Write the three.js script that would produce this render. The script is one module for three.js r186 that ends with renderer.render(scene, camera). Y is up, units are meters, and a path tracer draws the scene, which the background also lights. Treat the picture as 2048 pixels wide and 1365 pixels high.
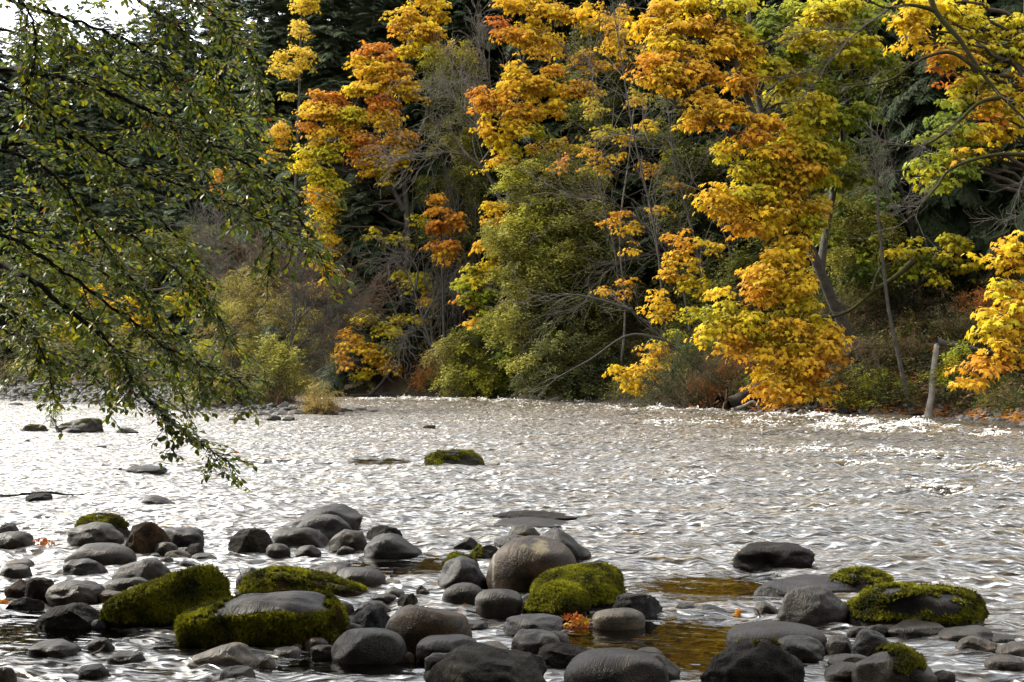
import * as THREE from 'three';
import { ImprovedNoise } from 'three/addons/math/ImprovedNoise.js';
import { mergeVertices, mergeGeometries } from 'three/addons/utils/BufferGeometryUtils.js';

// ---------------------------------------------------------------- camera, sky, sun, exposure
const scene = new THREE.Scene();
const FOCAL = 2843, HORIZON = 740, EYE = 1.7;               // of the 2048 x 1365 photograph
const camera = new THREE.PerspectiveCamera(2 * Math.atan(1365 / 2 / FOCAL) * 180 / Math.PI, 2048 / 1365, 0.1, 1500);
camera.position.set(0, EYE, 0);
camera.lookAt(0, EYE, -10);
camera.setViewOffset(2048, 1365, 0, -57.5, 2048, 1365);     // a shifted lens: verticals stay upright
camera.updateProjectionMatrix();

const SUN_AZ = -60 * Math.PI / 180, SUN_EL = 40 * Math.PI / 180;   // from the left, a little ahead of the camera
const SUN = new THREE.Vector3(Math.sin(SUN_AZ) * Math.cos(SUN_EL), Math.sin(SUN_EL), -Math.cos(SUN_AZ) * Math.cos(SUN_EL));
const perlin = new ImprovedNoise();
const clamp = (x, a = 0, b = 1) => Math.min(b, Math.max(a, x));
const smooth = (a, b, x) => { const t = clamp((x - a) / (b - a)); return t * t * (3 - 2 * t); };
const mix = (a, b, t) => a + (b - a) * t;

function makeSky() {
  const W = 1024, H = 512, data = new Float32Array(W * H * 4);
  for (let j = 0; j < H; j++) for (let i = 0; i < W; i++) {
    const el = ((j + 0.5) / H - 0.5) * Math.PI, az = ((i + 0.5) / W - 0.5) * 2 * Math.PI;
    const x = Math.cos(el) * Math.cos(az), y = Math.sin(el), z = Math.cos(el) * Math.sin(az);
    const g = Math.acos(clamp(x * SUN.x + y * SUN.y + z * SUN.z, -1, 1));
    const hz = 1 - smooth(0.0, 1.1, Math.max(el, 0));
    const yy = Math.max(y, 0.0) + 0.16, cx = x / yy, cz = z / yy;
    let c = 0, a = 0.55, f = 0.55;
    for (let o = 0; o < 5; o++) { c += a * perlin.noise(cx * f + 7.3, 3.1 + o, cz * f - 2.2); a *= 0.52; f *= 2.07; }
    const cloud = smooth(-0.32, 0.34, c) * 0.75 + 0.25;
    const glow = 0.9 * Math.exp(-g * g / 0.5) + 0.35 * Math.exp(-g / 1.2);
    const L = SKY_BASE * (0.72 + 0.28 * hz) * (1 + glow);
    const k = (j * W + i) * 4;
    const blue = [0.80, 0.90, 1.03], white = [1.06, 1.0, 0.93];
    for (let q = 0; q < 3; q++) data[k + q] = L * mix(blue[q] * 0.75, white[q], cloud);
    data[k + 3] = 1;
  }
  const t = new THREE.DataTexture(data, W, H, THREE.RGBAFormat, THREE.FloatType);
  t.mapping = THREE.EquirectangularReflectionMapping; t.minFilter = t.magFilter = THREE.LinearFilter; t.needsUpdate = true;
  return t;
}
const SKY_BASE = 1.75;
scene.background = makeSky();
scene.environment = scene.background;
const sun = new THREE.DirectionalLight(new THREE.Color(1.0, 0.93, 0.80), 5.0);
sun.position.copy(SUN).multiplyScalar(200).add(new THREE.Vector3(0, 0, -50));
sun.target.position.set(0, 0, -50); scene.add(sun, sun.target);
sun.castShadow = true; sun.shadow.radius = 2; sun.shadow.mapSize.set(4096, 4096);
Object.assign(sun.shadow.camera, { left: -120, right: 120, top: 120, bottom: -120, near: 1, far: 500 });
//scene.fog = new THREE.FogExp2(new THREE.Color(0.86, 0.93, 1.0), 0.00009);

const renderer = new THREE.WebGLRenderer({ antialias: true });
renderer.setSize(1024, 682);
renderer.toneMapping = THREE.LinearToneMapping;
renderer.toneMappingExposure = 2.0;
renderer.shadowMap.enabled = true;

// ---------------------------------------------------------------- helpers
function rng(seed) {
  let s = 2166136261;
  for (const c of String(seed)) { s ^= c.charCodeAt(0); s = Math.imul(s, 16777619); }
  return () => { s = (s + 0x6D2B79F5) | 0; let t = Math.imul(s ^ (s >>> 15), 1 | s); t = (t + Math.imul(t ^ (t >>> 7), 61 | t)) ^ t; return ((t ^ (t >>> 14)) >>> 0) / 4294967296; };
}
const gauss = r => (r() + r() + r() + r() - 2) * 1.0;        // about +-1
const V = (x, y, z) => new THREE.Vector3(x, y, z);
const P = (px, py, d) => V((px - 1024) * d / FOCAL, EYE + (HORIZON - py) * d / FOCAL, -d);   // place on the ground plan from the photograph's bearing and a distance in metres
const onWater = py => EYE * FOCAL / (py - HORIZON);           // distance of a point of the water line
const used = new Map();
function numbered(name) { const n = used.get(name) || 0; used.set(name, n + 1); return n ? `${name}_${String(n).padStart(3, '0')}` : name; }
function thing(name, label, category, pos = [0, 0, 0], group) {
  const o = new THREE.Group(); o.name = numbered(name); o.position.set(...pos); scene.add(o);
  o.userData = { label, category }; if (group) o.userData.group = group;
  return o;
}
function part(name, geometry, material, parent, stuff) {
  const m = new THREE.Mesh(geometry, material); m.name = name; m.castShadow = m.receiveShadow = true; parent.add(m);
  if (stuff) m.userData.kind = 'stuff';
  return m;
}
function single(name, label, category, geometry, material, pos = [0, 0, 0], group) {
  const m = new THREE.Mesh(geometry, material); m.name = numbered(name); m.position.set(...pos); m.castShadow = m.receiveShadow = true;
  m.userData = { label, category }; if (group) m.userData.group = group; scene.add(m); return m;
}
function structure(name, geometry, material) {
  const m = new THREE.Mesh(geometry, material); m.name = name; m.castShadow = m.receiveShadow = true; m.userData.kind = 'structure'; scene.add(m); return m;
}
function geo(pos, idx, { normals, uv, color } = {}) {
  const g = new THREE.BufferGeometry();
  g.setAttribute('position', new THREE.Float32BufferAttribute(pos, 3));
  if (uv) g.setAttribute('uv', new THREE.Float32BufferAttribute(uv, 2));
  if (color) g.setAttribute('color', new THREE.Float32BufferAttribute(color, 3));
  g.setIndex(idx);
  if (normals) g.setAttribute('normal', new THREE.Float32BufferAttribute(normals, 3)); else g.computeVertexNormals();
  return g;
}
// copies of one shape, each with its matrix and tint
class Scatter {
  constructor() { this.m = []; this.c = []; }
  add(matrix, color) { this.m.push(matrix); this.c.push(color); }
  build(name, geometry, material, parent) {
    if (!this.m.length) return null;
    const im = new THREE.InstancedMesh(geometry, material, this.m.length);
    this.m.forEach((m, i) => { im.setMatrixAt(i, m); im.setColorAt(i, this.c[i]); });
    im.name = parent === scene ? numbered(name) : name; im.castShadow = im.receiveShadow = true; im.userData.kind = 'stuff'; parent.add(im);
    return im;
  }
}
const _q = new THREE.Quaternion(), _e = new THREE.Euler(), _s = V(1, 1, 1);
function matrix(p, rx, ry, rz, s, order = 'YXZ') { _e.set(rx, ry, rz, order); _q.setFromEuler(_e); const S = typeof s === 'number' ? V(s, s, s) : s; return new THREE.Matrix4().compose(p, _q, S); }
function fbm(x, y, z, o = 4, gain = 0.5) { let a = 1, s = 0, f = 1; for (let i = 0; i < o; i++) { s += a * perlin.noise(x * f, y * f, z * f); a *= gain; f *= 2.03; } return s; }
// tubes collected into one mesh
class Tubes {
  constructor() { this.p = []; this.n = []; this.uv = []; this.i = []; }
  add(pts, radii, sides = 6) {
    const n = pts.length, base = this.p.length / 3; let len = 0;
    let ref = V(0.31, 0.2, 0.93);
    for (let k = 0; k < n; k++) {
      const t = (k === n - 1 ? pts[k].clone().sub(pts[k - 1]) : k === 0 ? pts[1].clone().sub(pts[0]) : pts[k + 1].clone().sub(pts[k - 1])).normalize();
      const a = ref.clone().addScaledVector(t, -ref.dot(t)); if (a.lengthSq() < 1e-5) a.set(t.y, -t.x, 0.1); a.normalize(); ref = a.clone();
      const b = t.clone().cross(a);
      if (k) len += pts[k].distanceTo(pts[k - 1]);
      const r = typeof radii === 'function' ? radii(k / (n - 1)) : radii[k];
      for (let s = 0; s <= sides; s++) {
        const th = s / sides * 2 * Math.PI, c = Math.cos(th), d = Math.sin(th);
        const nx = a.x * c + b.x * d, ny = a.y * c + b.y * d, nz = a.z * c + b.z * d;
        this.p.push(pts[k].x + nx * r, pts[k].y + ny * r, pts[k].z + nz * r); this.n.push(nx, ny, nz); this.uv.push(s / sides * 0.6, len);
      }
    }
    for (let k = 0; k < n - 1; k++) for (let s = 0; s < sides; s++) {
      const q = base + k * (sides + 1) + s, w = q + sides + 1;
      this.i.push(q, q + 1, w, q + 1, w + 1, w);
    }
    // rounded end
    const e = base + (n - 1) * (sides + 1), tip = this.p.length / 3, last = pts[n - 1], dir = last.clone().sub(pts[n - 2]).normalize();
    const r = typeof radii === 'function' ? radii(1) : radii[n - 1];
    this.p.push(last.x + dir.x * r * 0.6, last.y + dir.y * r * 0.6, last.z + dir.z * r * 0.6); this.n.push(dir.x, dir.y, dir.z); this.uv.push(0.5, len);
    for (let s = 0; s < sides; s++) this.i.push(e + s, e + s + 1, tip);
  }
  get empty() { return !this.p.length; }
  build(name, material, parent, stuff) { return this.empty ? null : part(name, geo(this.p, this.i, { normals: this.n, uv: this.uv }), material, parent, stuff); }
}
function curve(pts, n) { return new THREE.CatmullRomCurve3(pts, false, 'centripetal').getPoints(n); }
// a wiggly way from a to b, sagging or arching
function wander(a, b, r, amount, n = 8, arch = 0) {
  const out = [], L = a.distanceTo(b), o = r() * 100;
  for (let k = 0; k <= n; k++) {
    const t = k / n, w = Math.sin(Math.PI * t) * amount * L;
    out.push(V(mix(a.x, b.x, t) + w * perlin.noise(o, t * 3.1, 0.5) * 1.6, mix(a.y, b.y, t) + w * perlin.noise(o + 9, t * 3.1, 4.5) * 1.6 + arch * L * Math.sin(Math.PI * t), mix(a.z, b.z, t) + w * perlin.noise(o + 21, t * 3.1, 8.5) * 1.6));
  }
  return out;
}
// ---------------------------------------------------------------- textures
function tileNoise(N, cells, seed) {          // periodic gradient noise with `cells` cells across
  const r = rng(seed), gx = new Float32Array(cells * cells), gy = new Float32Array(cells * cells), out = new Float32Array(N * N);
  for (let i = 0; i < cells * cells; i++) { const a = r() * 2 * Math.PI; gx[i] = Math.cos(a); gy[i] = Math.sin(a); }
  const f = t => t * t * t * (t * (t * 6 - 15) + 10);
  for (let j = 0; j < N; j++) for (let i = 0; i < N; i++) {
    const x = i / N * cells, y = j / N * cells, x0 = Math.floor(x), y0 = Math.floor(y), u = x - x0, v = y - y0, x1 = (x0 + 1) % cells, y1 = (y0 + 1) % cells;
    const d = (X, Y, a, b) => gx[Y * cells + X] * a + gy[Y * cells + X] * b;
    const U = f(u), W = f(v);
    out[j * N + i] = mix(mix(d(x0, y0, u, v), d(x1, y0, u - 1, v), U), mix(d(x0, y1, u, v - 1), d(x1, y1, u - 1, v - 1), U), W);
  }
  return out;
}
function layered(N, layers, seed) {           // [[cells, amount, ridged]]
  const out = new Float32Array(N * N);
  layers.forEach(([c, a, ridge], k) => { const n = tileNoise(N, c, seed + k); for (let i = 0; i < out.length; i++) out[i] += a * (ridge ? (1 - 2.2 * Math.abs(n[i])) : n[i]); });
  return out;
}
function grey(N, h, lo, hi) {
  let a = Infinity, b = -Infinity; for (const v of h) { if (v < a) a = v; if (v > b) b = v; }
  const d = new Uint8Array(N * N * 4);
  for (let i = 0; i < N * N; i++) { const v = Math.round(255 * mix(lo, hi, (h[i] - a) / (b - a))); d[4 * i] = d[4 * i + 1] = d[4 * i + 2] = v; d[4 * i + 3] = 255; }
  const t = new THREE.DataTexture(d, N, N); t.wrapS = t.wrapT = THREE.RepeatWrapping; t.magFilter = THREE.LinearFilter; t.minFilter = THREE.LinearMipmapLinearFilter; t.needsUpdate = true; return t;
}
function normalTexture(N, h, metres) {        // h in metres over a tile of that size
  const d = new Uint8Array(N * N * 4), s = N / metres / 2;
  for (let j = 0; j < N; j++) for (let i = 0; i < N; i++) {
    const dx = (h[j * N + (i + 1) % N] - h[j * N + (i + N - 1) % N]) * s, dy = (h[((j + 1) % N) * N + i] - h[((j + N - 1) % N) * N + i]) * s;
    const l = 1 / Math.hypot(dx, dy, 1), k = 4 * (j * N + i);
    d[k] = 127.5 - 127.5 * dx * l; d[k + 1] = 127.5 - 127.5 * dy * l; d[k + 2] = 127.5 + 127.5 * l; d[k + 3] = 255;
  }
  const t = new THREE.DataTexture(d, N, N); t.wrapS = t.wrapT = THREE.RepeatWrapping; t.magFilter = THREE.LinearFilter; t.minFilter = THREE.LinearMipmapLinearFilter; t.needsUpdate = true; return t;
}
const rockBump = grey(1024, layered(1024, [[6, 1], [14, 0.6], [40, 0.35], [110, 0.35], [240, 0.3]], 'rock'), 0, 1);
const rockTone = grey(1024, layered(1024, [[5, 0.6], [17, 0.5], [60, 0.6], [160, 0.7], [300, 0.7]], 'tone'), 0.35, 1);
const barkBump = grey(512, layered(512, [[8, 0.6], [30, 0.8, 1], [80, 0.5]], 'bark'), 0, 1);
const barkTone = grey(512, layered(512, [[5, 0.8], [22, 0.8], [70, 0.5]], 'barktone'), 0.3, 1);
const soilBump = grey(1024, layered(1024, [[12, 0.6], [40, 0.7], [120, 0.8], [250, 0.5]], 'soil'), 0, 1);
const bark = (r, g, b, rough = 0.9) => new THREE.MeshPhysicalMaterial({ specularIntensity: 0.2, color: new THREE.Color(r, g, b), roughness: rough, map: barkTone, bumpMap: barkBump, bumpScale: 0.02 });
const leafMaterial = (through, coat = 0) => new THREE.MeshPhysicalMaterial({ color: 0xffffff, vertexColors: true, side: THREE.DoubleSide, roughness: 1, transmission: through, thickness: 0, clearcoat: coat, clearcoatRoughness: 0.34, specularIntensity: 0.25 });
// ---------------------------------------------------------------- the lie of the land: plan of the river (x, distance ahead of the camera), slope of the bank beyond each edge
const SHORE = [   // x, d, slope of the land behind the edge that starts here
  [-200, 20, 0.1], [-60, 15, 0.1], [-22, 13, 0.1], [-8, 9.6, 0.1], [-5.2, 6.5, 0.06], [-3, 3.6, 0.04], [6, 3.6, 0.04], [13, 1, 0.05], [24, -14, 0.1], [60, -60, 0.3],
  [80, -60, 0.5], [34, -6, 0.55], [24, 13, 0.6], [18.6, 29, 0.62], [15.4, 42, 0.62], [15.1, 50.9, 0.62], [12.8, 53.7, 0.62], [8.6, 57.5, 0.66], [4.6, 70, 0.66], [-0.7, 80, 0.62], [-11.3, 88, 0.55], [-26, 103, 0.2], [-60, 118, 0.13], [-200, 140, 0.12],
];
const BAR = [[-140, 104], [-60, 86], [-29, 79.5], [-20, 69], [-13.6, 59.5], [-7.9, 52.6], [-6.9, 54], [-7.4, 60], [-10, 70], [-17, 84], [-30, 98], [-60, 108], [-140, 124]];
function polygonDistance(poly, x, d) {        // negative inside; also the nearest edge
  let best = Infinity, edge = 0, inside = false;
  for (let i = 0, j = poly.length - 1; i < poly.length; j = i++) {
    const [ax, ay] = poly[j], [bx, by] = poly[i];
    if ((ay > d) !== (by > d) && x < (bx - ax) * (d - ay) / (by - ay) + ax) inside = !inside;
    const ex = bx - ax, ey = by - ay, t = clamp(((x - ax) * ex + (d - ay) * ey) / (ex * ex + ey * ey));
    const q = (x - ax - ex * t) ** 2 + (d - ay - ey * t) ** 2;
    if (q < best) { best = q; edge = j; }
  }
  return [Math.sqrt(best) * (inside ? -1 : 1), edge];
}
function ground(x, d) {
  const [s0, e] = polygonDistance(SHORE, x, d), sb = -polygonDistance(BAR, x, d)[0];
  const wob = 0.5 * perlin.noise(x * 0.35, d * 0.35, 1.7) + 0.25 * perlin.noise(x * 0.9, d * 0.9, 5.7);
  const s = s0 + wob;
  let y;
  const near = d < 17 && x < 12;
  const deep = near ? 0.16 + 0.3 * smooth(10, 17, d) + 0.05 * perlin.noise(x * 0.8, d * 0.8, 3) : 0.55;
  if (s < 0) y = -0.05 - (deep - 0.05) * smooth(0, near ? 0.8 : 4, -s);
  else {
    const k = SHORE[e][2];
    y = -0.05 + 0.42 * smooth(0, 1.6, s) * (k > 0.3 ? 1 : 0.7) + k * Math.max(0, s - 0.8) * smooth(0.4, 3.5, s);
    if (k > 0.3) { const top = 21; if (y > top) y = top + (y - top) * 0.25; y += 0.5 * perlin.noise(x * 0.25, d * 0.25, 9) * smooth(2, 8, s); }
    else { const top = 17; if (y > top) y = top + (y - top) * 0.2; }
  }
  const bar = sb + wob * 0.8;
  if (bar > -2) y = Math.max(y, -0.05 - 0.5 * smooth(0, 2, -bar) + 0.55 * smooth(0, 5, bar) + 0.12 * smooth(0, 1, bar) * (1 + perlin.noise(x, d, 2)));
  return y;
}
const farBank = (x, d) => polygonDistance(SHORE, x, d)[0];
// bed and banks: one sheet, finer where it is near
{
  const xs = [], ds = [];
  for (let x = -420; x < 420.1;) { xs.push(x); x += Math.abs(x) < 34 ? 0.34 : Math.abs(x) < 70 ? 1.5 : 16; }
  for (let d = -90; d < 520;) { ds.push(d); d += d < 0 ? 5 : d < 17 ? 0.22 : d < 115 ? 0.55 : d < 220 ? 3 : 20; }
  const pos = [], uv = [], col = [], idx = [], n = xs.length;
  const tones = { deep: [0.014, 0.013, 0.009], gravel: [0.026, 0.024, 0.020], bed: [0.055, 0.038, 0.012], litter: [0.05, 0.028, 0.016], duff: [0.03, 0.022, 0.013], moss: [0.026, 0.03, 0.01] };
  for (const d of ds) for (const x of xs) {
    const y = ground(x, d) + (d < 20 ? 0.02 * perlin.noise(x * 3, d * 3, 8) : 0.05 * perlin.noise(x * 1.3, d * 1.3, 8));
    pos.push(x, y, -d); uv.push(x / 3, d / 3);
    const n1 = 0.5 + 0.7 * fbm(x * 0.5, d * 0.5, 11, 3), n2 = 0.5 + 0.8 * fbm(x * 0.21, d * 0.21, 21, 3), n3 = 0.7 + 0.6 * perlin.noise(x * 2.3, d * 2.3, 4);
    let a = y < -0.02 ? tones.bed : y < 0.25 ? tones.gravel : tones.duff, b = y < -0.02 ? tones.gravel : n2 > 0.5 ? tones.litter : tones.moss;
    if (y < -0.3) { a = tones.deep; b = tones.deep; }
    const t = clamp(y < -0.02 ? n1 * 0.5 : y < 0.25 ? n1 * 0.4 : n1);
    for (let q = 0; q < 3; q++) col.push(mix(a[q], b[q], t) * n3);
  }
  for (let j = 0; j < ds.length - 1; j++) for (let i = 0; i < n - 1; i++) { const q = j * n + i; idx.push(q, q + 1, q + n, q + 1, q + n + 1, q + n); }
  structure('ground', geo(pos, idx, { uv, color: col }), new THREE.MeshPhysicalMaterial({ specularIntensity: 0.2, vertexColors: true, roughness: 0.95, bumpMap: soilBump, bumpScale: 0.04 }));
}
// ---------------------------------------------------------------- water
const CALM = [   // sheltered pools between the stones: x px, y px, half width px, half height px
  [1340, 1292, 300, 58, 0.95], [80, 1264, 210, 50, 0.95], [740, 1330, 230, 28, 0.85], [800, 1135, 150, 22, 0.75], [1430, 1182, 170, 30, 0.75], [760, 925, 60, 7, 0.9], [380, 1300, 120, 18, 0.6], [1300, 1345, 200, 25, 0.5],
].map(([px, py, w, h, k]) => { const d = onWater(py); return [(px - 1024) * d / FOCAL, d, w * d / FOCAL, h * d * d / (EYE * FOCAL), k]; });
function rapid(x, d) {                        // how wild the water runs: along the far bank and to the right
  const s = -farBank(x, d);
  const side = smooth(-14, 12, x + (d - 30) * 0.12);
  let r = 0.85 + 0.95 * side;
  r += 0.7 * Math.exp(-(((s - 3.2) / 3.4) ** 2)) * smooth(26, 40, d) * smooth(-10, -4, x);
  r *= mix(0.8, 1, smooth(9, 17, d));
  for (const [cx, cd, w, h, k] of CALM) { const q = ((x - cx) / w) ** 2 + ((d - cd) / h) ** 2; if (q < 4) r *= 1 - k * Math.exp(-q * q * 0.8); }
  return r;
}
// crests of standing waves and the lips over sunken stones: [px0,py0,px1,py1,height m,width m]
const CREST = [[1230, 822, 1420, 826, 0.16, 1.0], [1300, 848, 1560, 850, 0.13, 0.9], [1560, 838, 1740, 846, 0.17, 1], [1650, 864, 1900, 872, 0.22, 1], [1720, 852, 1860, 858, 0.2, 0.9], [1880, 868, 2060, 878, 0.18, 0.9], [1050, 812, 1240, 815, 0.12, 1.1], [720, 801, 1000, 802, 0.14, 1.4], [1000, 805, 1180, 806, 0.14, 1.2], [1340, 952, 1560, 958, 0.1, 0.6], [1700, 930, 2050, 945, 0.13, 0.8], [1500, 900, 1900, 915, 0.12, 0.8], [1830, 985, 2060, 1000, 0.12, 0.6], [500, 925, 620, 926, 0.09, 0.5], [0, 942, 150, 946, 0.08, 0.5], [230, 940, 400, 928, 0.08, 0.45], [1880, 1120, 2060, 1140, 0.08, 0.4], [1500, 1010, 1800, 1030, 0.08, 0.5], [860, 846, 1060, 842, 0.09, 0.8]]
  .map(([a, b, c, e, h, w]) => { const d0 = onWater(b), d1 = onWater(e); return [(a - 1024) * d0 / FOCAL, d0, (c - 1024) * d1 / FOCAL, d1, h, w]; });
function crest(x, d) {
  let y = 0;
  for (const [ax, ad, bx, bd, h, w] of CREST) {
    const ex = bx - ax, ed = bd - ad, t = clamp(((x - ax) * ex + (d - ad) * ed) / (ex * ex + ed * ed)), qx = x - ax - ex * t, qd = d - ad - ed * t, q = (qx * qx + qd * qd) / (w * w);
    if (q < 6) y += h * Math.exp(-q * 1.4) * (0.6 + 0.8 * perlin.noise(x * 1.1, d * 1.1, 31)) * (1 - 0.35 * q);
  }
  return y;
}
function wave(x, d, T) {
  const a = x * 0.94 - d * 0.34, b = x * 0.34 + d * 0.94;      // along and across the current
  const r = n => 1 - 2.1 * Math.abs(n);
  let y = 0.05 * perlin.noise(a * 0.42, b * 0.62, 1.5);
  const sway = 0.25 * perlin.noise(a * 0.8, b * 0.8, 3.3);
  y += 0.034 * r(perlin.noise(a * 0.85 + sway, b * 1.4, 7.5)) - 0.015;
  y += 0.027 * r(perlin.noise(a * 1.7, b * 2.9 + sway, 13.5)) - 0.012;
  y += 0.018 * r(perlin.noise(a * 3.3 + sway, b * 5.2, 19.5)) - 0.008;
  if (d < 24) y += 0.0085 * r(perlin.noise(a * 6.6, b * 10.4, 25.5)) - 0.004;
  if (d < 15) y += 0.0042 * perlin.noise(a * 14, b * 21, 33.5);
  return y * T;
}
{
  const ds = [2.2, 3, 3.8, 4.6, 5.2]; for (let d = 5.6; d < 92; d += d < 20 ? 0.0016 * d ** 1.38 : d < 60 ? 0.1 : 0.13) ds.push(d);
  const C = 720, pos = [], uv = [], idx = [];
  for (const d of ds) for (let i = 0; i <= C; i++) {
    const t = i / C * 2 - 1, x = (t * 0.8 + t * t * t * 0.2) * (0.44 * d + 4.5);
    pos.push(x, wave(x, d, rapid(x, d)) + crest(x, d), -d);
    uv.push((x * 0.94 - d * 0.34) / 4.4, (x * 0.34 + d * 0.94) / 1.9);
  }
  const n = C + 1, still = [], easing = [];
  const calm = (x, d) => { let k = 0; for (const [cx, cd, w, h, q] of CALM) { const e = ((x - cx) / w) ** 2 + ((d - cd) / h) ** 2; if (e < 4) k = Math.max(k, q * Math.exp(-e * e * 0.8)); } return k > 0.05 ? k + 0.26 * perlin.noise(x * 1.6, d * 4.5, 77) + 0.16 * perlin.noise(x * 5, d * 14, 79) : 0; };
  for (let j = 0; j < ds.length - 1; j++) for (let i = 0; i < C; i++) { const q = j * n + i, x = pos[q * 3], k = ds[j] < 35 ? calm(x, ds[j]) : 0, to = k > 0.62 ? still : k > 0.36 ? easing : idx; to.push(q, q + 1, q + n, q + 1, q + n + 1, q + n); }
  const N = 1024, h = layered(N, [[5, 0.030], [11, 0.026, 1], [23, 0.015, 1], [43, 0.0055], [80, 0.0026]], 'ripple');
  const ripple = normalTexture(N, h, 2.6);
  const water = (k, rough) => new THREE.MeshPhysicalMaterial({ color: new THREE.Color(0.52, 0.42, 0.19), roughness: rough, transmission: 1, thickness: 0, ior: 1.33, normalMap: ripple, normalScale: new THREE.Vector2(k, k), side: THREE.DoubleSide });
  const all = geo(pos, idx.concat(still, easing), { uv }), cut = list => { const g = new THREE.BufferGeometry(); const map = new Map(), P3 = [], N3 = [], U3 = []; const I3 = list.map(k => { if (!map.has(k)) { map.set(k, P3.length / 3); P3.push(pos[k * 3], pos[k * 3 + 1], pos[k * 3 + 2]); N3.push(all.attributes.normal.getX(k), all.attributes.normal.getY(k), all.attributes.normal.getZ(k)); U3.push(uv[k * 2], uv[k * 2 + 1]); } return map.get(k); }); return geo(P3, I3, { normals: N3, uv: U3 }); };
  structure('river', cut(idx), water(1.2, 0.29));
  structure('easing_water', cut(easing), water(0.6, 0.15));
  structure('still_pools', cut(still), water(0.12, 0.05));
}
// ---------------------------------------------------------------- river stones
const unitBall = mergeVertices(new THREE.IcosahedronGeometry(1, 14).deleteAttribute('uv').deleteAttribute('normal'), 1e-4);
const smallBall = mergeVertices(new THREE.IcosahedronGeometry(1, 8).deleteAttribute('uv').deleteAttribute('normal'), 1e-4);
const stoneMaterial = new THREE.MeshPhysicalMaterial({ specularIntensity: 0.26, vertexColors: true, map: rockTone, roughness: 0.47, bumpMap: rockBump, bumpScale: 0.012 });
const roughStone = new THREE.MeshPhysicalMaterial({ specularIntensity: 0.22, vertexColors: true, map: rockTone, roughness: 0.8, bumpMap: rockBump, bumpScale: 0.05 });
const TONE = {   // linear base colours
  k: [0.011, 0.0098, 0.0088], g: [0.021, 0.019, 0.0175], p: [0.062, 0.057, 0.052], b: [0.036, 0.022, 0.0105], o: [0.021, 0.0185, 0.0125], r: [0.032, 0.019, 0.016], s: [0.022, 0.025, 0.032],
};
const mossGround = new THREE.MeshPhysicalMaterial({ specularIntensity: 0.1, color: new THREE.Color(0.030, 0.030, 0.006), roughness: 1, bumpMap: soilBump, bumpScale: 0.05 });
const tuftMaterial = new THREE.MeshPhysicalMaterial({ color: 0xffffff, side: THREE.DoubleSide, roughness: 0.95, transmission: 0.3, thickness: 0, specularIntensity: 0.15 });
const tuftShape = (() => {
  const r = rng('tuft'), pos = [], idx = [];
  for (let k = 0; k < 9; k++) {
    const a = r() * 6.28, lean = 0.25 + 0.6 * r(), h = 0.65 + 0.5 * r(), w = 0.11, bx = 0.3 * (r() - 0.5), bz = 0.3 * (r() - 0.5), c = Math.cos(a), s = Math.sin(a), n = pos.length / 3;
    pos.push(bx - s * w, 0, bz + c * w, bx + s * w, 0, bz - c * w, bx + c * lean * 0.4 + s * w * 0.7, h * 0.62, bz + s * lean * 0.4 - c * w * 0.7, bx + c * lean * 0.4 - s * w * 0.7, h * 0.62, bz + s * lean * 0.4 + c * w * 0.7, bx + c * lean, h * 0.85, bz + s * lean);
    idx.push(n, n + 1, n + 2, n, n + 2, n + 3, n + 3, n + 2, n + 4);
  }
  return geo(pos, idx);
})();
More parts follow.
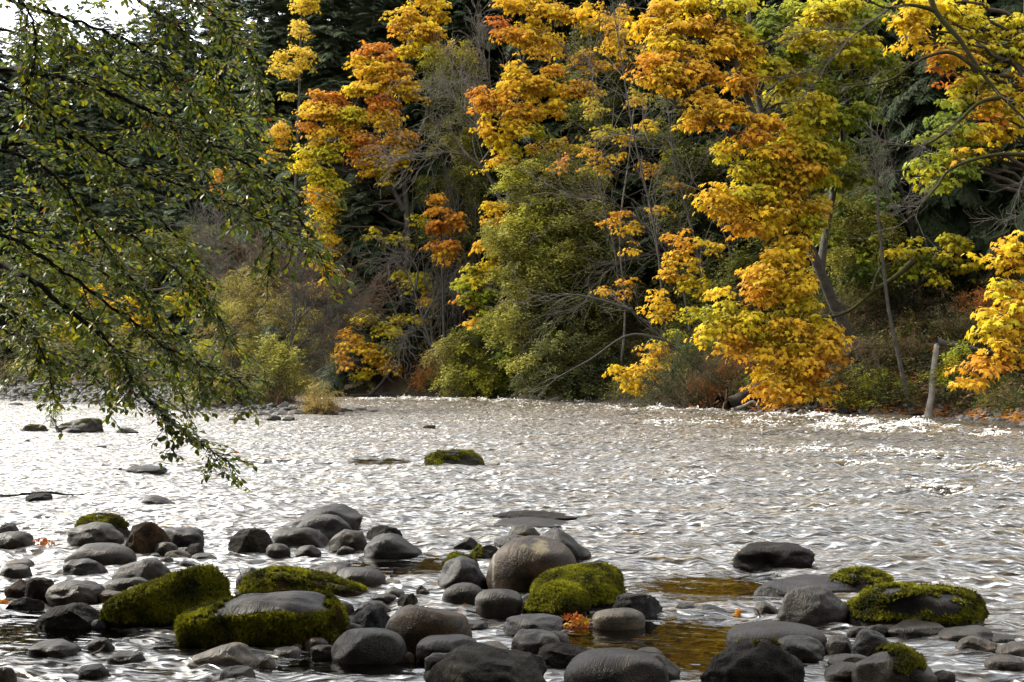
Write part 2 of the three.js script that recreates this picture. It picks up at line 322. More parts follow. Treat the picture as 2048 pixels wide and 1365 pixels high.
/* px, base, w, top: where the stone meets the water and how far it rises in the photograph, from which its place and size in metres follow.
   form: d dome, e egg lying free, b block, a angular, f flat, w wedge falling to the right, v wedge falling to the left, p peaked; then a tone letter; then m for moss. */
function stone([px, base, w, top, code, label, opt = {}], i) {
  const d0 = opt.d || onWater(base), r = rng('stone' + px + base), m = d0 / FOCAL;
  const warm = code[1] === 'b' ? 0.3 : rng('hue' + px)() * 1.3 - 0.35, lightness = code[1] === 'b' ? 0.9 : 0.8 + 0.5 * rng('light' + px)(), form = code[0], tone = TONE[code[1]].map((v, q) => v * lightness * [1 + 0.22 * warm, 1 + 0.03 * warm, 1 - 0.22 * warm][q]), hw = w * m / 2, h = (base - top) * m, dep = hw * (opt.depth || (form === 'f' ? 0.8 : 0.78)) * (0.9 + 0.25 * r());
  const lift = opt.y || 0;
  const up = form === 'e' ? 0.62 : form === 'b' ? 0.5 : form === 'f' ? 0.15 : 0.22, cy = up * h * 0.5, ry = h - cy;
  const g = (w < 70 ? smallBall : unitBall).clone(), pa = g.attributes.position, n = pa.count;
  const box = opt.box ? opt.box : form === 'b' ? 3.6 : form === 'f' ? 2.6 : form === 'a' ? 2.7 : 2.2 + 0.5 * r(), o = r() * 200;
  const lean = opt.lean ?? ({ w: -0.55, v: 0.55, p: (r() - 0.5) * 0.6 }[form] || (r() - 0.5) * 0.3);
  const planes = [];
  const cuts = form === 'a' ? 9 : form === 'p' ? 4 : form === 'b' ? 3 : form === 'w' || form === 'v' ? 4 : opt.smooth ? 2 : 5;
  for (let k = 0; k < cuts; k++) planes.push([V(gauss(r) * 1.3, 0.15 + 0.7 * r(), gauss(r) * 1.3).normalize(), form === 'a' ? 0.70 + 0.2 * r() : 0.80 + 0.17 * r()]);
  if (form === 'f') planes.push([V(0.1 * gauss(r), 1, 0.15).normalize(), 0.72]);
  const col = [], uv = [], p = V(0, 0, 0);
  const rough = form === 'a' || opt.rough ? 1 : 0.4, rad = new Float32Array(n);
  for (let k = 0; k < n; k++) {
    p.fromBufferAttribute(pa, k).normalize();
    const q = Math.pow(Math.pow(Math.abs(p.x), box) + Math.pow(Math.abs(p.y), box) + Math.pow(Math.abs(p.z), box), -1 / box);
    const nx = p.x, ny = p.y, nz = p.z;
    p.multiplyScalar(q);
    for (const [pn, c] of planes) { const e = p.dot(pn) - c; if (e > 0) p.addScaledVector(pn, -e * (form === 'a' ? 0.95 : 0.8)); }
    const low = 0.13 * fbm(nx * 1.1 + o, ny * 1.1, nz * 1.1, 2) + rough * 0.075 * fbm(nx * 2.6 + o, ny * 2.6 + 5, nz * 2.6, 3) + rough * 0.03 * fbm(nx * 8 + o, ny * 8 + 5, nz * 8, 2);
    p.multiplyScalar(1 + low * (opt.smooth ? 0.4 : 1));
    // wedges and peaks: how high the back stands along its length
    let yy = p.y;
    if (form === 'w' || form === 'v') { const t = (form === 'w' ? p.x : -p.x); yy *= 1 - 0.62 * smooth(-0.45, 1.05, t); }
    if (form === 'p') yy *= 1.0 - 0.35 * Math.abs(p.x - lean * 0.8);
    if (opt.ramp) yy *= mix(opt.ramp, 1, clamp((p.x + 1) / 1.85));
    const x = p.x * hw + lean * hw * 0.25 * (form === 'p' ? Math.max(0, p.y) : 0);
    const y = cy + (p.y < 0 ? p.y * Math.max(ry * 0.9, 0.12) : yy * ry);
    pa.setXYZ(k, x, y, p.z * dep);
  }
  // let the top reach exactly the height that the photograph shows
  let hi = -1, lo = 1, x0 = 9, x1 = -9; for (let k = 0; k < n; k++) { hi = Math.max(hi, pa.getY(k)); x0 = Math.min(x0, pa.getX(k)); x1 = Math.max(x1, pa.getX(k)); }
  const f = h / hi, fx = 2 * hw / (x1 - x0), ox = (x0 + x1) / 2;
  for (let k = 0; k < n; k++) {
    const x = (pa.getX(k) - ox) * fx, y = pa.getY(k) > 0 ? pa.getY(k) * f : pa.getY(k), z = pa.getZ(k); pa.setXYZ(k, x, y, z);
    const t1 = Math.max(0.35, 0.95 + 1.05 * fbm(x * 6 + o, y * 6, z * 6, 4, 0.65)), t2 = clamp(0.5 + 0.9 * fbm(x * 2.2 + o, y * 2.2 + 4, z * 2.2, 2));
    let c = [tone[0] * t1, tone[1] * t1, tone[2] * t1];
    const stain = code[1] === 'b' ? [0.046, 0.027, 0.011] : [0.025, 0.021, 0.016];
    c = c.map((v, q) => mix(v, stain[q] * t1, 0.35 * t2));
    if (opt.spot) for (const [sx, sy, sr] of opt.spot) { const e = Math.hypot((x / hw - sx) * 1.0, (y / h - sy) * 1.7) / sr + 0.5 * fbm(x * 30, y * 30, z * 30, 2); if (e < 1) c = c.map((v, q) => mix(v, [0.15, 0.12, 0.055][q], 0.8)); }
    if (opt.vein) { const e = Math.abs(x / hw - opt.vein - 0.14 * (y / h - 0.5) ** 2 + 0.02 * perlin.noise(y * 20, 3, o)); if (e < 0.017 && z > 0) c = [0.20, 0.20, 0.17]; }
    if (opt.band) { const e = Math.sin((y / h * 2.2 + x / hw * 0.5) * 6 + perlin.noise(x * 4, y * 9, 2) * 2); c = c.map((v, q) => mix(v, [0.16, 0.12, 0.075][q], 0.5 * smooth(0.2, 0.9, e))); }
    col.push(...c); uv.push((x + 0.35 * z) / 0.8 + o, (y + 0.6 * z) / 0.8);
  }
  g.setAttribute('color', new THREE.Float32BufferAttribute(col, 3)); g.setAttribute('uv', new THREE.Float32BufferAttribute(uv, 2)); g.computeVertexNormals();
  const pos = [(px - 1024) * m, lift, -(d0 + dep * 0.85)];
  const name = opt.name || (w > 150 ? 'boulder' : w > 60 ? 'river_stone' : 'small_stone');
  const mat = opt.rough || form === 'a' ? roughStone : stoneMaterial;
  const cat = opt.cat || (w > 150 ? 'boulder' : 'stone');
  if (code[2] !== 'm') { const s = single(name, label, cat, g, mat, pos, opt.group); s.rotation.y = opt.turn || 0; return s; }
  // moss: a cushion over part of the stone and tufts standing on it
  const t = thing('mossy_' + (w > 150 ? 'boulder' : 'stone'), label, cat, pos, opt.group);
  t.rotation.y = opt.turn || 0;
  t.rotation.x = opt.tilt || 0;
  part('rock', g, mat, t);
  const na = g.attributes.normal, keep = new Float32Array(n), M = opt.moss || {}, nrm = V(0, 0, 0);
  for (let k = 0; k < n; k++) {
    const x = pa.getX(k) / hw, y = pa.getY(k) / h, z = pa.getZ(k) / dep, nz = 0.32 * fbm(x * 2.2 + o, y * 2.2, z * 2.2, 3);
    let v = nz + (M.cover ?? 0.25);
    v -= 1.5 * smooth(0.16, 0.02, y - (M.low ?? 0.05));                          // bare where the current washes it
    if (M.x0 !== undefined) v -= 2 * smooth(0.12, -0.12, x - M.x0 + nz * 0.4); if (M.x1 !== undefined) v -= 2 * smooth(0.12, -0.12, M.x1 - x + nz * 0.4);
    if (M.bareTop) v -= 1.6 * smooth(M.bareTop - 0.05, M.bareTop + 0.06, y + 0.3 * nz) * smooth(0.6, 0.9, na.getY(k));
    if (M.top) v -= 1.5 * smooth(M.top + 0.1, M.top - 0.1, y + 0.5 * nz);
    keep[k] = v;
  }
  const idx = g.index.array, map = new Map(), mp = [], mi = [], mu = [], r2 = rng('moss' + px), sc = new Scatter();
  const vert = k => { if (!map.has(k)) { map.set(k, mp.length / 3); const e = 0.003 + 0.012 * clamp(keep[k] * 3) + 0.006 * perlin.noise(pa.getX(k) * 20, pa.getY(k) * 20, pa.getZ(k) * 20); mp.push(pa.getX(k) + na.getX(k) * e, pa.getY(k) + na.getY(k) * e, pa.getZ(k) + na.getZ(k) * e); mu.push(pa.getX(k) + pa.getZ(k) * 0.4, pa.getY(k) + pa.getZ(k) * 0.5); } return map.get(k); };
  const A = V(0, 0, 0), B = V(0, 0, 0), C = V(0, 0, 0), Q = new THREE.Quaternion(), yaw = new THREE.Quaternion(), upv = V(0, 1, 0), density = opt.tufts || 9000;
  for (let k = 0; k < idx.length; k += 3) {
    const [a, b, c] = [idx[k], idx[k + 1], idx[k + 2]], v = (keep[a] + keep[b] + keep[c]) / 3;
    if (v < 0) continue;
    if (keep[a] > -0.1 && keep[b] > -0.1 && keep[c] > -0.1) mi.push(vert(a), vert(b), vert(c));
    A.fromBufferAttribute(pa, a); B.fromBufferAttribute(pa, b); C.fromBufferAttribute(pa, c);
    const area = B.clone().sub(A).cross(C.clone().sub(A)).length() / 2; let cnt = area * density * clamp(0.25 + v * 5); cnt = Math.floor(cnt) + (r2() < cnt % 1 ? 1 : 0);
    for (let s = 0; s < cnt; s++) {
      let u = r2(), w2 = r2(); if (u + w2 > 1) { u = 1 - u; w2 = 1 - w2; }
      const q = V(A.x + (B.x - A.x) * u + (C.x - A.x) * w2, A.y + (B.y - A.y) * u + (C.y - A.y) * w2, A.z + (B.z - A.z) * u + (C.z - A.z) * w2);
      nrm.set(na.getX(a), na.getY(a) + (M.hang ? -0.5 : 0.25), na.getZ(a)).normalize();
      Q.setFromUnitVectors(upv, nrm); yaw.setFromAxisAngle(upv, r2() * 6.28); Q.multiply(yaw);
      const e = 0.010 * clamp(v * 3), t3 = 0.5 + 0.9 * fbm(q.x * 6, q.y * 6 + o, q.z * 6, 2) + 0.5 * (r2() - 0.5), sz = (0.017 + 0.013 * r2()) * (M.long || 1);
      const c0 = [0.022, 0.025, 0.003], c1 = [0.23, 0.23, 0.009], c2 = [0.055, 0.033, 0.012];
      let cc = c0.map((z, w3) => mix(z, c1[w3], clamp(t3))); if (r2() < 0.10 || fbm(q.x * 4 + 50, q.y * 4, q.z * 4, 2) > 0.42) cc = cc.map((z, w3) => mix(z, c2[w3], 0.75));
      sc.add(new THREE.Matrix4().compose(q.addScaledVector(nrm, e), Q.clone(), V(sz, sz * (0.8 + 0.6 * r2()), sz)), new THREE.Color(...cc));
    }
  }
  if (mi.length) {
    // patches that do not touch are parts of their own
    const up = Array.from({ length: mp.length / 3 }, (_, k) => k), find = k => { while (up[k] !== k) k = up[k] = up[up[k]]; return k; };
    for (let k = 0; k < mi.length; k += 3) { up[find(mi[k])] = find(mi[k + 1]); up[find(mi[k + 1])] = find(mi[k + 2]); }
    const patches = new Map(); for (let k = 0; k < mi.length; k += 3) { const f = find(mi[k]); if (!patches.has(f)) patches.set(f, []); patches.get(f).push(mi[k], mi[k + 1], mi[k + 2]); }
    const whole = geo(mp, mi, { uv: mu }); let moss = null;
    for (const list of [...patches.values()].sort((a, b) => b.length - a.length)) {
      if (moss && list.length < 90) continue;
      const at = new Map(), a = [], b = [], c = [], ii = list.map(k => { if (!at.has(k)) { at.set(k, a.length / 3); a.push(mp[k * 3], mp[k * 3 + 1], mp[k * 3 + 2]); b.push(whole.attributes.normal.getX(k), whole.attributes.normal.getY(k), whole.attributes.normal.getZ(k)); c.push(mu[k * 2], mu[k * 2 + 1]); } return at.get(k); });
      const p = part('moss', geo(a, ii, { normals: b, uv: c }), mossGround, t); moss ||= p;
    } sc.build('moss_tufts', tuftShape, tuftMaterial, moss); }
  return t;
}
const STONES = [
  // the cluster by the water's edge at the photograph's left
  [311, 1011, 68, 993, 'wk', 'lone dark stone in open bright water beyond the nearest stones'],
  [70, 998, 54, 988, 'ak', 'low dark rough stone under the thin driftwood sticks in the water'],
  [25, 1030, 28, 1024, 'fk', 'tiny dark stone tip awash below the driftwood sticks'],
  [192, 1078, 122, 1033, 'dkm', 'dark mossy-backed boulder behind the smooth brown egg-shaped one', { moss: { cover: 0.1, top: 0.35 }, depth: 0.6 }],
  [179, 1097, 120, 1049, 'eo', 'smooth brownish egg-shaped stone between mossy-backed stone and peaked faceted one'],
  [285, 1106, 104, 1045, 'ab', 'peaked faceted dark brown stone beside the square dark block', { lean: -0.2 }],
  [357, 1095, 92, 1059, 'bk', 'square flat-topped dark block stone beside the peaked one'],
  [10, 1078, 46, 1047, 'dk', 'rounded dark stone cut by the frame, behind a smooth grey one'],
  [18, 1098, 76, 1066, 'eg', 'smooth grey stone cut by the left frame beside a clump of orange leaves'],
  [189, 1133, 142, 1092, 'dg', 'long low speckled grey stone below the brownish egg-shaped stone', { smooth: 1 }],
  [159, 1154, 90, 1122, 'dk', 'low wet dark stone just below the long speckled grey stone'],
  [271, 1168, 117, 1122, 'pg', 'smooth slate-grey stone with a ridged back above the olive slab'],
  [327, 1108, 48, 1086, 'dk', 'small dark rounded stone at the foot of the peaked faceted one'],
  [308, 1118, 22, 1108, 'fp', 'tiny pale pebble at the foot of the peaked faceted stone'],
  [352, 1121, 58, 1103, 'ap', 'pale pitted stone in the shallows under the square dark block'],
  [330, 1128, 30, 1116, 'dk', 'small dark pebble leaning on the pale pitted stone'],
  [386, 1112, 45, 1089, 'ag', 'small angular grey stone under the right corner of the square block'],
  [404, 1125, 53, 1110, 'fo', 'flat olive stone lying right of the pale pitted stone'],
  [370, 1133, 33, 1123, 'wk', 'small dark wedge of stone below the pale pitted stone'],
  [31, 1139, 57, 1123, 'fb', 'low brown stone near the left frame above a wide grey one'],
  [24, 1156, 60, 1132, 'fg', 'wide wet grey stone at the left frame under the low brown one'],
  [385, 1166, 72, 1145, 'vp', 'pale blue-grey wedge stone lying alone in bright shallows'],
  [32, 1194, 58, 1162, 'ar', 'dark reddish peaked stone at the left near a rust-coloured block', { rough: 1 }],
  [74, 1200, 60, 1158, 'ar', 'rust-coloured pointed block behind the broad slate-grey stone', { rough: 1 }],
  [142, 1207, 116, 1168, 'eg', 'broad slate-grey stone with crease lines below the rust-coloured block'],
  [243, 1191, 104, 1160, 'do', 'olive-grey slab stone between the ridged stone and the mossy log-like boulder'],
  [216, 1204, 62, 1185, 'eb', 'small smooth brown stone in front of the olive-grey slab'],
  [270, 1195, 56, 1176, 'dg', 'small grey stone tucked between the olive slab and a rounded grey stone'],
  [333, 1195, 77, 1163, 'dg', 'rounded grey stone rising behind the mossy log-like boulder'],
  [40, 1223, 76, 1197, 'ak', 'rough black stone with an orange leaf at the left frame', { rough: 1 }],
  [129, 1259, 141, 1216, 'ak', 'rough flat-topped black rock above the dark still pool', { rough: 1 }],
  [331, 1284, 262, 1167, 'bkm', 'long slanting moss-covered boulder rising towards its right end', { ramp: 0.22, moss: { cover: 0.6, low: 0.0 }, lean: 0, depth: 0.26, box: 5, d: 9.35, tufts: 11000 }],
  [516, 1293, 334, 1198, 'bgm', 'largest flat-topped boulder with bare grey top and mossy front', { moss: { cover: 0.75, bareTop: 0.80, low: 0.05, hang: 1, long: 1.1 }, tilt: 0.2, depth: 0.36, tufts: 11000 }],
  [604, 1212, 262, 1162, 'wbm', 'long brown wedge boulder with mossy end behind the flat-topped mossy one', { moss: { cover: 0.12 }, depth: 0.4, smooth: 1, d: 10.6 }],
  [497, 1204, 58, 1158, 'eg', 'pitted grey stone behind the gap between two mossy boulders', { d: 10.9 }],
  [195, 1303, 56, 1279, 'dg', 'small smooth grey stone beside a curled twig in the still pool'],
  [97, 1312, 104, 1290, 'fg', 'flat grey stone awash in the dark still pool'],
  [180, 1353, 60, 1334, 'fg', 'low grey stone in sparkling shallows near the bottom frame'],
  [470, 1370, 74, 1340, 'fg', 'grey stone at the bottom frame with an orange leaf at its side'],
  [4, 1372, 42, 1337, 'dg', 'grey stone in the bottom left corner'],
  [441, 1329, 152, 1286, 'vp', 'pale banded slab slanting up out of the pool before the mossy boulder', { band: 1, d: 8.1, depth: 0.55 }],
  [503, 1306, 40, 1280, 'dg', 'grey stone leaning behind the upper end of the pale banded slab', { d: 8.7 }],
  [194, 1259, 32, 1242, 'ds', 'small blue-grey pebble at the end of the rough flat-topped black rock'],
  [246, 1329, 74, 1310, 'fg', 'flat drowned stone just breaking the pool beside the curled twig'],
  // middle
  [649, 1062, 142, 1015, 'pk', 'dark peaked boulder, rearmost of the group in the midstream riffle', { lean: 0.5 }],
  [641, 1086, 121, 1034, 'dk', 'mottled dark boulder right in front of the dark peaked one'],
  [498, 1105, 99, 1060, 'ak', 'knobbly black rock at the left of the midstream group', { rough: 1 }],
  [593, 1106, 116, 1070, 'dk', 'long dark creased stone between the knobbly rock and the mottled boulder', { d: 13.6 }],
  [553, 1112, 50, 1089, 'ek', 'small smooth egg stone in front of the knobbly black rock'],
  [614, 1112, 52, 1093, 'dk', 'small low stone at the foot of the long dark creased stone'],
  [696, 1102, 84, 1063, 'do', 'brown-grey rounded stone right of the mottled boulder'],
  [689, 1110, 37, 1094, 'dk', 'little dark stone under the brown-grey rounded stone'],
  [766, 1087, 78, 1053, 'ak', 'jagged dark stone behind the wedge-shaped one'],
  [783, 1119, 121, 1073, 'wk', 'wedge-shaped dark stone sloping down into the riffle'],
  [661, 1160, 98, 1128, 'dg', 'speckled grey stone half behind a smooth pale grey loaf-shaped stone'],
  [711, 1182, 116, 1141, 'eg', 'smooth pale grey loaf-shaped stone in the riffle', { smooth: 1 }],
  [506, 1135, 55, 1124, 'fo', 'thin flat stone barely above the riffle with a stem standing by'],
  [785, 1176, 36, 1164, 'fp', 'small pale stone beside the dark driftwood in the riffle'],
  [787, 1198, 46, 1177, 'pp', 'small pale peaked pebble behind two brown-grey pebbles'],
  [765, 1205, 55, 1190, 'dk', 'small dark flat pebble, left one of a pair in the riffle'],
  [815, 1211, 46, 1190, 'ao', 'small angular brown-grey pebble, right one of a pair in the riffle'],
  [845, 1190, 28, 1172, 'wg', 'small grey wedge stone beside a tuft of water plants'],
  [684, 1228, 50, 1205, 'dg', 'grey stone wedged against the right end of the flat-topped mossy boulder'],
  [745, 1229, 72, 1207, 'dg', 'grey stone behind the dark blue-black lumpy stone'],
  [736, 1267, 116, 1214, 'as', 'dark blue-black lumpy stone right of the flat-topped mossy boulder'],
  [853, 1304, 182, 1219, 'db', 'big smooth brown domed boulder in the near middle', { smooth: 1 }],
  [702, 1282, 50, 1250, 'ek', 'dark rounded stone between the lumpy stone and a grey domed stone'],
  [733, 1328, 154, 1266, 'dg', 'grey domed boulder with a pale front below the big brown dome', { smooth: 1 }],
  [630, 1305, 48, 1279, 'er', 'small reddish-brown rounded stone among pebbles under the mossy boulder'],
  [646, 1315, 58, 1293, 'eg', 'small oval grey stone left of the grey domed boulder'],
  [664, 1293, 45, 1273, 'dp', 'small pale domed stone behind the oval grey one'],
  [620, 1289, 43, 1268, 'vk', 'small dark wedge stone under the mossy boulder edge'],
  [570, 1315, 60, 1299, 'fp', 'flat pale stone with a pale rim lying in still water'],
  [531, 1336, 37, 1316, 'dp', 'pale round pebble standing in still water'],
  [592, 1301, 23, 1290, 'dp', 'tiny pale pebble behind the flat pale stone'],
  [893, 1327, 128, 1280, 'eg', 'smooth grey egg-shaped stone in front of the big brown dome', { smooth: 1 }],
  [882, 1343, 70, 1310, 'eg', 'smaller oval grey stone before the smooth grey egg-shaped stone'],
  [816, 1324, 24, 1306, 'ap', 'tiny pale broken stone between two larger grey stones'],
  [972, 1400, 262, 1320, 'fo', 'wide pitted brown-grey boulder cut by the bottom frame', { rough: 1, d: 7.4 }],
  // right of the middle
  [932, 1101, 53, 1076, 'vk', 'small dark stone standing apart left of the big brown round boulder'],
  [1030, 1096, 86, 1073, 'dg', 'low slate stone just behind the big brown round boulder'],
  [1050, 1092, 70, 1064, 'do', 'brown-grey stone behind the smooth dark hump', { d: 14.2 }],
  [1127, 1124, 116, 1060, 'wk', 'smooth dark hump of rock behind the big brown round boulder', { lean: -0.3 }],
  [968, 1122, 62, 1093, 'agm', 'grey stone with a moss cap at the shoulder of the brown boulder', { moss: { cover: 0.15, x1: -0.1 } }],
  [914, 1142, 74, 1114, 'aom', 'low stone with mossy edge left of the big brown round boulder', { moss: { cover: 0.35 } }],
  [925, 1187, 104, 1120, 'dk', 'dark rounded boulder leaning on the big brown round one'],
  [1065, 1196, 188, 1083, 'eb', 'biggest round brown boulder with a pale vein and yellow lichen spot', { smooth: 1, vein: -0.84, spot: [[0.17, 0.86, 0.16], [-0.2, 0.87, 0.07]], depth: 0.85 }],
  [1167, 1222, 194, 1145, 'dkm', 'larger round mossy boulder right of the big brown one', { moss: { cover: 0.4, low: 0.1 }, tufts: 12000 }],
  [1115, 1238, 124, 1173, 'dkm', 'smaller dark mossy dome in front of the larger mossy boulder', { moss: { cover: 0.6, low: 0.1 }, tufts: 12000 }],
  [925, 1217, 86, 1171, 'eg', 'smooth dark grey egg-shaped stone below the leaning dark boulder', { smooth: 1 }],
  [997, 1233, 97, 1185, 'eg', 'smooth grey ovoid stone at the foot of the big brown boulder', { smooth: 1 }],
  [1057, 1222, 34, 1190, 'dg', 'grey stone wedged between the ovoid stone and the mossy dome'],
  [1275, 1240, 114, 1192, 'as', 'blue-grey crusty angular rock right of the mossy boulders', { rough: 1 }],
  [1240, 1258, 108, 1223, 'ep', 'smooth pale domed stone beside a drift of orange leaves', { smooth: 1 }],
  [1067, 1268, 124, 1240, 'bg', 'flat-topped grey stone lying in front of the mossy dome'],
  [949, 1259, 54, 1247, 'fk', 'drowned flat stone just awash below the smooth ovoid stone'],
  [1074, 1323, 104, 1268, 'dg', 'grey creased boulder left of the jagged dark one'],
  [1114, 1294, 52, 1265, 'dg', 'rounded grey stone behind the grey creased boulder'],
  [1140, 1340, 130, 1295, 'ak', 'jagged dark stone tapering into the amber pool'],
  [986, 1321, 80, 1290, 'dp', 'pale grey stone behind a small upright broken stone'],
  [990, 1327, 40, 1301, 'pp', 'small upright broken stone in front of the pale grey one'],
  [1182, 1307, 20, 1297, 'dg', 'tiny round pebble on the edge of the amber pool'],
  [1314, 1362, 104, 1315, 'dg', 'grey rounded stone at the lower end of the amber pool'],
  [1238, 1400, 216, 1322, 'dk', 'wide dark smooth boulder cut by the bottom frame beside the amber pool', { smooth: 1, d: 7.4 }],
  [1301, 1315, 58, 1302, 'fp', 'flat white-topped stone in the amber pool'],
  [1075, 1041, 188, 1029, 'wk', 'long low drowned rock making a dark ridge in the current', { name: 'river_stone', rough: 1, cat: 'stone' }],
  [1066, 1056, 160, 1045, 'wk', 'long slate slab awash just below the dark ridge in the current', { name: 'river_stone', cat: 'stone' }],
  // right
  [1557, 1144, 178, 1093, 'bg', 'big rough grey loaf-shaped boulder alone in the riffle', { rough: 1 }],
  [1612, 1164, 100, 1152, 'fp', 'pale flat stone awash just under the loaf-shaped boulder'],
  [1640, 1186, 218, 1168, 'fk', 'long thin flat slab under the loaf-shaped boulder', { name: 'boulder' }],
  [1553, 1199, 84, 1175, 'wk', 'dark low stone at the left tip of the long thin slab'],
  [1740, 1210, 148, 1175, 'dgm', 'grey boulder with a moss collar behind the longest mossy boulder', { moss: { cover: 0.1, low: 0.3 }, d: 10.9 }],
  [1634, 1256, 146, 1179, 'eg', 'big dented grey boulder touching the longest mossy boulder'],
  [1849, 1262, 290, 1183, 'dkm', 'longest mossy boulder in the near right', { moss: { cover: 0.05, low: 0.05 }, depth: 0.45, tufts: 9500 }],
  [1539, 1234, 56, 1207, 'wg', 'grey wedge stone with dead stems left of the dented boulder'],
  [1428, 1230, 68, 1213, 'wk', 'low dark stone in the riffle left of the grey wedge'],
  [1372, 1222, 44, 1211, 'fk', 'drowned dark stone awash furthest left of the dented boulder'],
  [1849, 1266, 132, 1241, 'fk', 'flat dark stone lying before the longest mossy boulder', { d: 9.0 }],
  [1760, 1262, 46, 1243, 'dk', 'small dark stone between the dented boulder and the flat dark one', { d: 9.1 }],
  [1565, 1309, 202, 1259, 'eg', 'long smooth grey loaf of stone beside the amber pool', { smooth: 1 }],
  [1601, 1325, 116, 1279, 'eg', 'rounded grey stone leaning on the long smooth grey loaf'],
  [1684, 1314, 56, 1276, 'fg', 'flat grey shelf of stone right of the long smooth loaf'],
  [1716, 1281, 40, 1257, 'eg', 'small grey stone perched behind an upright dark one'],
  [1748, 1325, 80, 1264, 'ek', 'upright egg-shaped dark stone right of the grey loaf'],
  [1709, 1339, 90, 1314, 'dg', 'low grey stone below the upright dark egg'],
  [1704, 1366, 100, 1332, 'dg', 'grey stone at the bottom frame below the low grey one'],
  [1517, 1400, 214, 1306, 'pkm', 'large dark bottom-frame boulder with moss along its crest', { moss: { cover: -0.1, top: 0.75 }, rough: 1, d: 7.5 }],
  [1806, 1400, 170, 1326, 'dgm', 'grey bottom-frame boulder capped with a bright moss cushion', { moss: { cover: 0.35, top: 0.5, x0: -0.25 }, d: 7.5 }],
  [1964, 1315, 88, 1279, 'ep', 'smooth pale grey stone near the right frame'],
  [1946, 1287, 116, 1263, 'fg', 'flat grey stone behind the smooth pale grey one near the right frame'],
  [2030, 1319, 76, 1290, 'dp', 'pale stone cut by the right frame'],
  [2026, 1347, 92, 1318, 'dg', 'grey stone cut by the right frame, lowest there'],
  [2020, 1290, 58, 1276, 'fk', 'thin dark stone awash at the right frame'],
  [1894, 1375, 46, 1344, 'dg', 'grey stone right of the moss-capped one at the bottom frame'],
  [1526, 1309, 30, 1291, 'dk', 'small dark stone at the foot of the long grey loaf', { d: 8.3 }],
  // out in the river
  [911, 937, 132, 903, 'agm', 'humped mossy boulder alone in mid river', { moss: { cover: 0.06, low: 0.0 }, tufts: 2500 }],
  [146, 866, 92, 838, 'bkm', 'blocky dark mossy rock with a leafy shoot far out at the left', { ramp: 0.45, moss: { cover: 0.0, top: 0.5 }, tufts: 500 }],
  [62, 865, 54, 849, 'dkm', 'low mossy stone left of the blocky one far out', { moss: { cover: 0.0 }, tufts: 500 }],
  [140, 867, 40, 856, 'fk', 'bare dark stone in front of the blocky mossy rock'],
  [252, 868, 44, 856, 'wk', 'dark stone with a pointed end right of the blocky mossy rock'],
  [285, 946, 84, 934, 'fk', 'drowned stone with water sliding over it beyond the hanging twig tips'],
  [545, 925, 70, 919, 'fk', 'drowned stone making a curl of water mid river'],
  [200, 896, 22, 892, 'fk', 'tiny dark stone tip far out below the blocky rock'],
  [52, 884, 14, 879, 'pk', 'tiny pointed stone tip near the left frame far out'],
  [857, 856, 28, 850, 'fb', 'small brown stone tip upstream of the humped mossy boulder'],
  [1125, 872, 28, 868, 'fb', 'thin brown stone tip awash towards the rapids'],
];
STONES.forEach((s, i) => {
  stone(s, i);
});
// ---------------------------------------------------------------- leaves
function leafParts(r, list) {   // list of {o: outline [[x,y]...] in the leaf's plane, centre, size, matrix} -> one geometry with a tint per leaf
  const pos = [], idx = [], col = [];
  for (const { outline, mid, m, tint } of list) {
    const b = pos.length / 3, p = V(0, 0, 0);
    p.set(mid[0], mid[2], mid[1]).applyMatrix4(m); pos.push(p.x, p.y, p.z); col.push(...tint);
    for (const [x, y, z] of outline) { p.set(x, z, y).applyMatrix4(m); pos.push(p.x, p.y, p.z); col.push(...tint); }
    const n = outline.length; for (let k = 0; k < n; k++) idx.push(b, b + 1 + k, b + 1 + (k + 1) % n);
  }
  return geo(pos, idx, { color: col });
}
// palmate leaf, one unit wide, stalk at the origin, tip along +y; z is the droop
const MAPLE = [[0, 0, 0], [0.16, -0.04, -0.02], [0.5, 0.10, -0.10], [0.27, 0.26, 0.0], [0.52, 0.60, -0.12], [0.2, 0.52, 0.0], [0.02, 0.95, -0.14], [-0.18, 0.54, 0.0], [-0.5, 0.62, -0.12], [-0.27, 0.27, 0.0], [-0.5, 0.08, -0.10], [-0.15, -0.05, -0.02]];
const OVAL = [[0, 0, 0], [0.22, 0.18, 0.06], [0.30, 0.45, 0.08], [0.2, 0.75, 0.03], [0, 1.02, -0.06], [-0.2, 0.75, 0.03], [-0.30, 0.45, 0.08], [-0.22, 0.18, 0.06]];
const OVAL4 = [[0, 0, 0], [0.3, 0.42, 0.07], [0, 1, -0.05], [-0.3, 0.42, 0.07]];
const tinted = (r, a = 0.3) => { const t = 1 - a / 2 + a * r(); return [t * (0.95 + 0.1 * r()), t, t]; };
function mapleSpray(seed, leaves = 8, spread = 0.34, size = 0.22) {
  const r = rng(seed), list = [];
  for (let k = 0; k < leaves; k++) {
    const a = k / leaves * 6.28 + r(), rad = spread * Math.sqrt(r()), s = size * (0.65 + 0.6 * r());
    const m = matrix(V(Math.cos(a) * rad, 0.10 * (r() - 0.5) - 0.10 * rad / spread, Math.sin(a) * rad), 0.45 + 0.55 * r(), Math.PI / 2 - a + 0.7 * (r() - 0.5), 0.5 * (r() - 0.5), s);
    list.push({ outline: MAPLE, mid: [0, 0.3, 0.05], m, tint: tinted(r, 0.45) });
  }
  return leafParts(r, list);
}
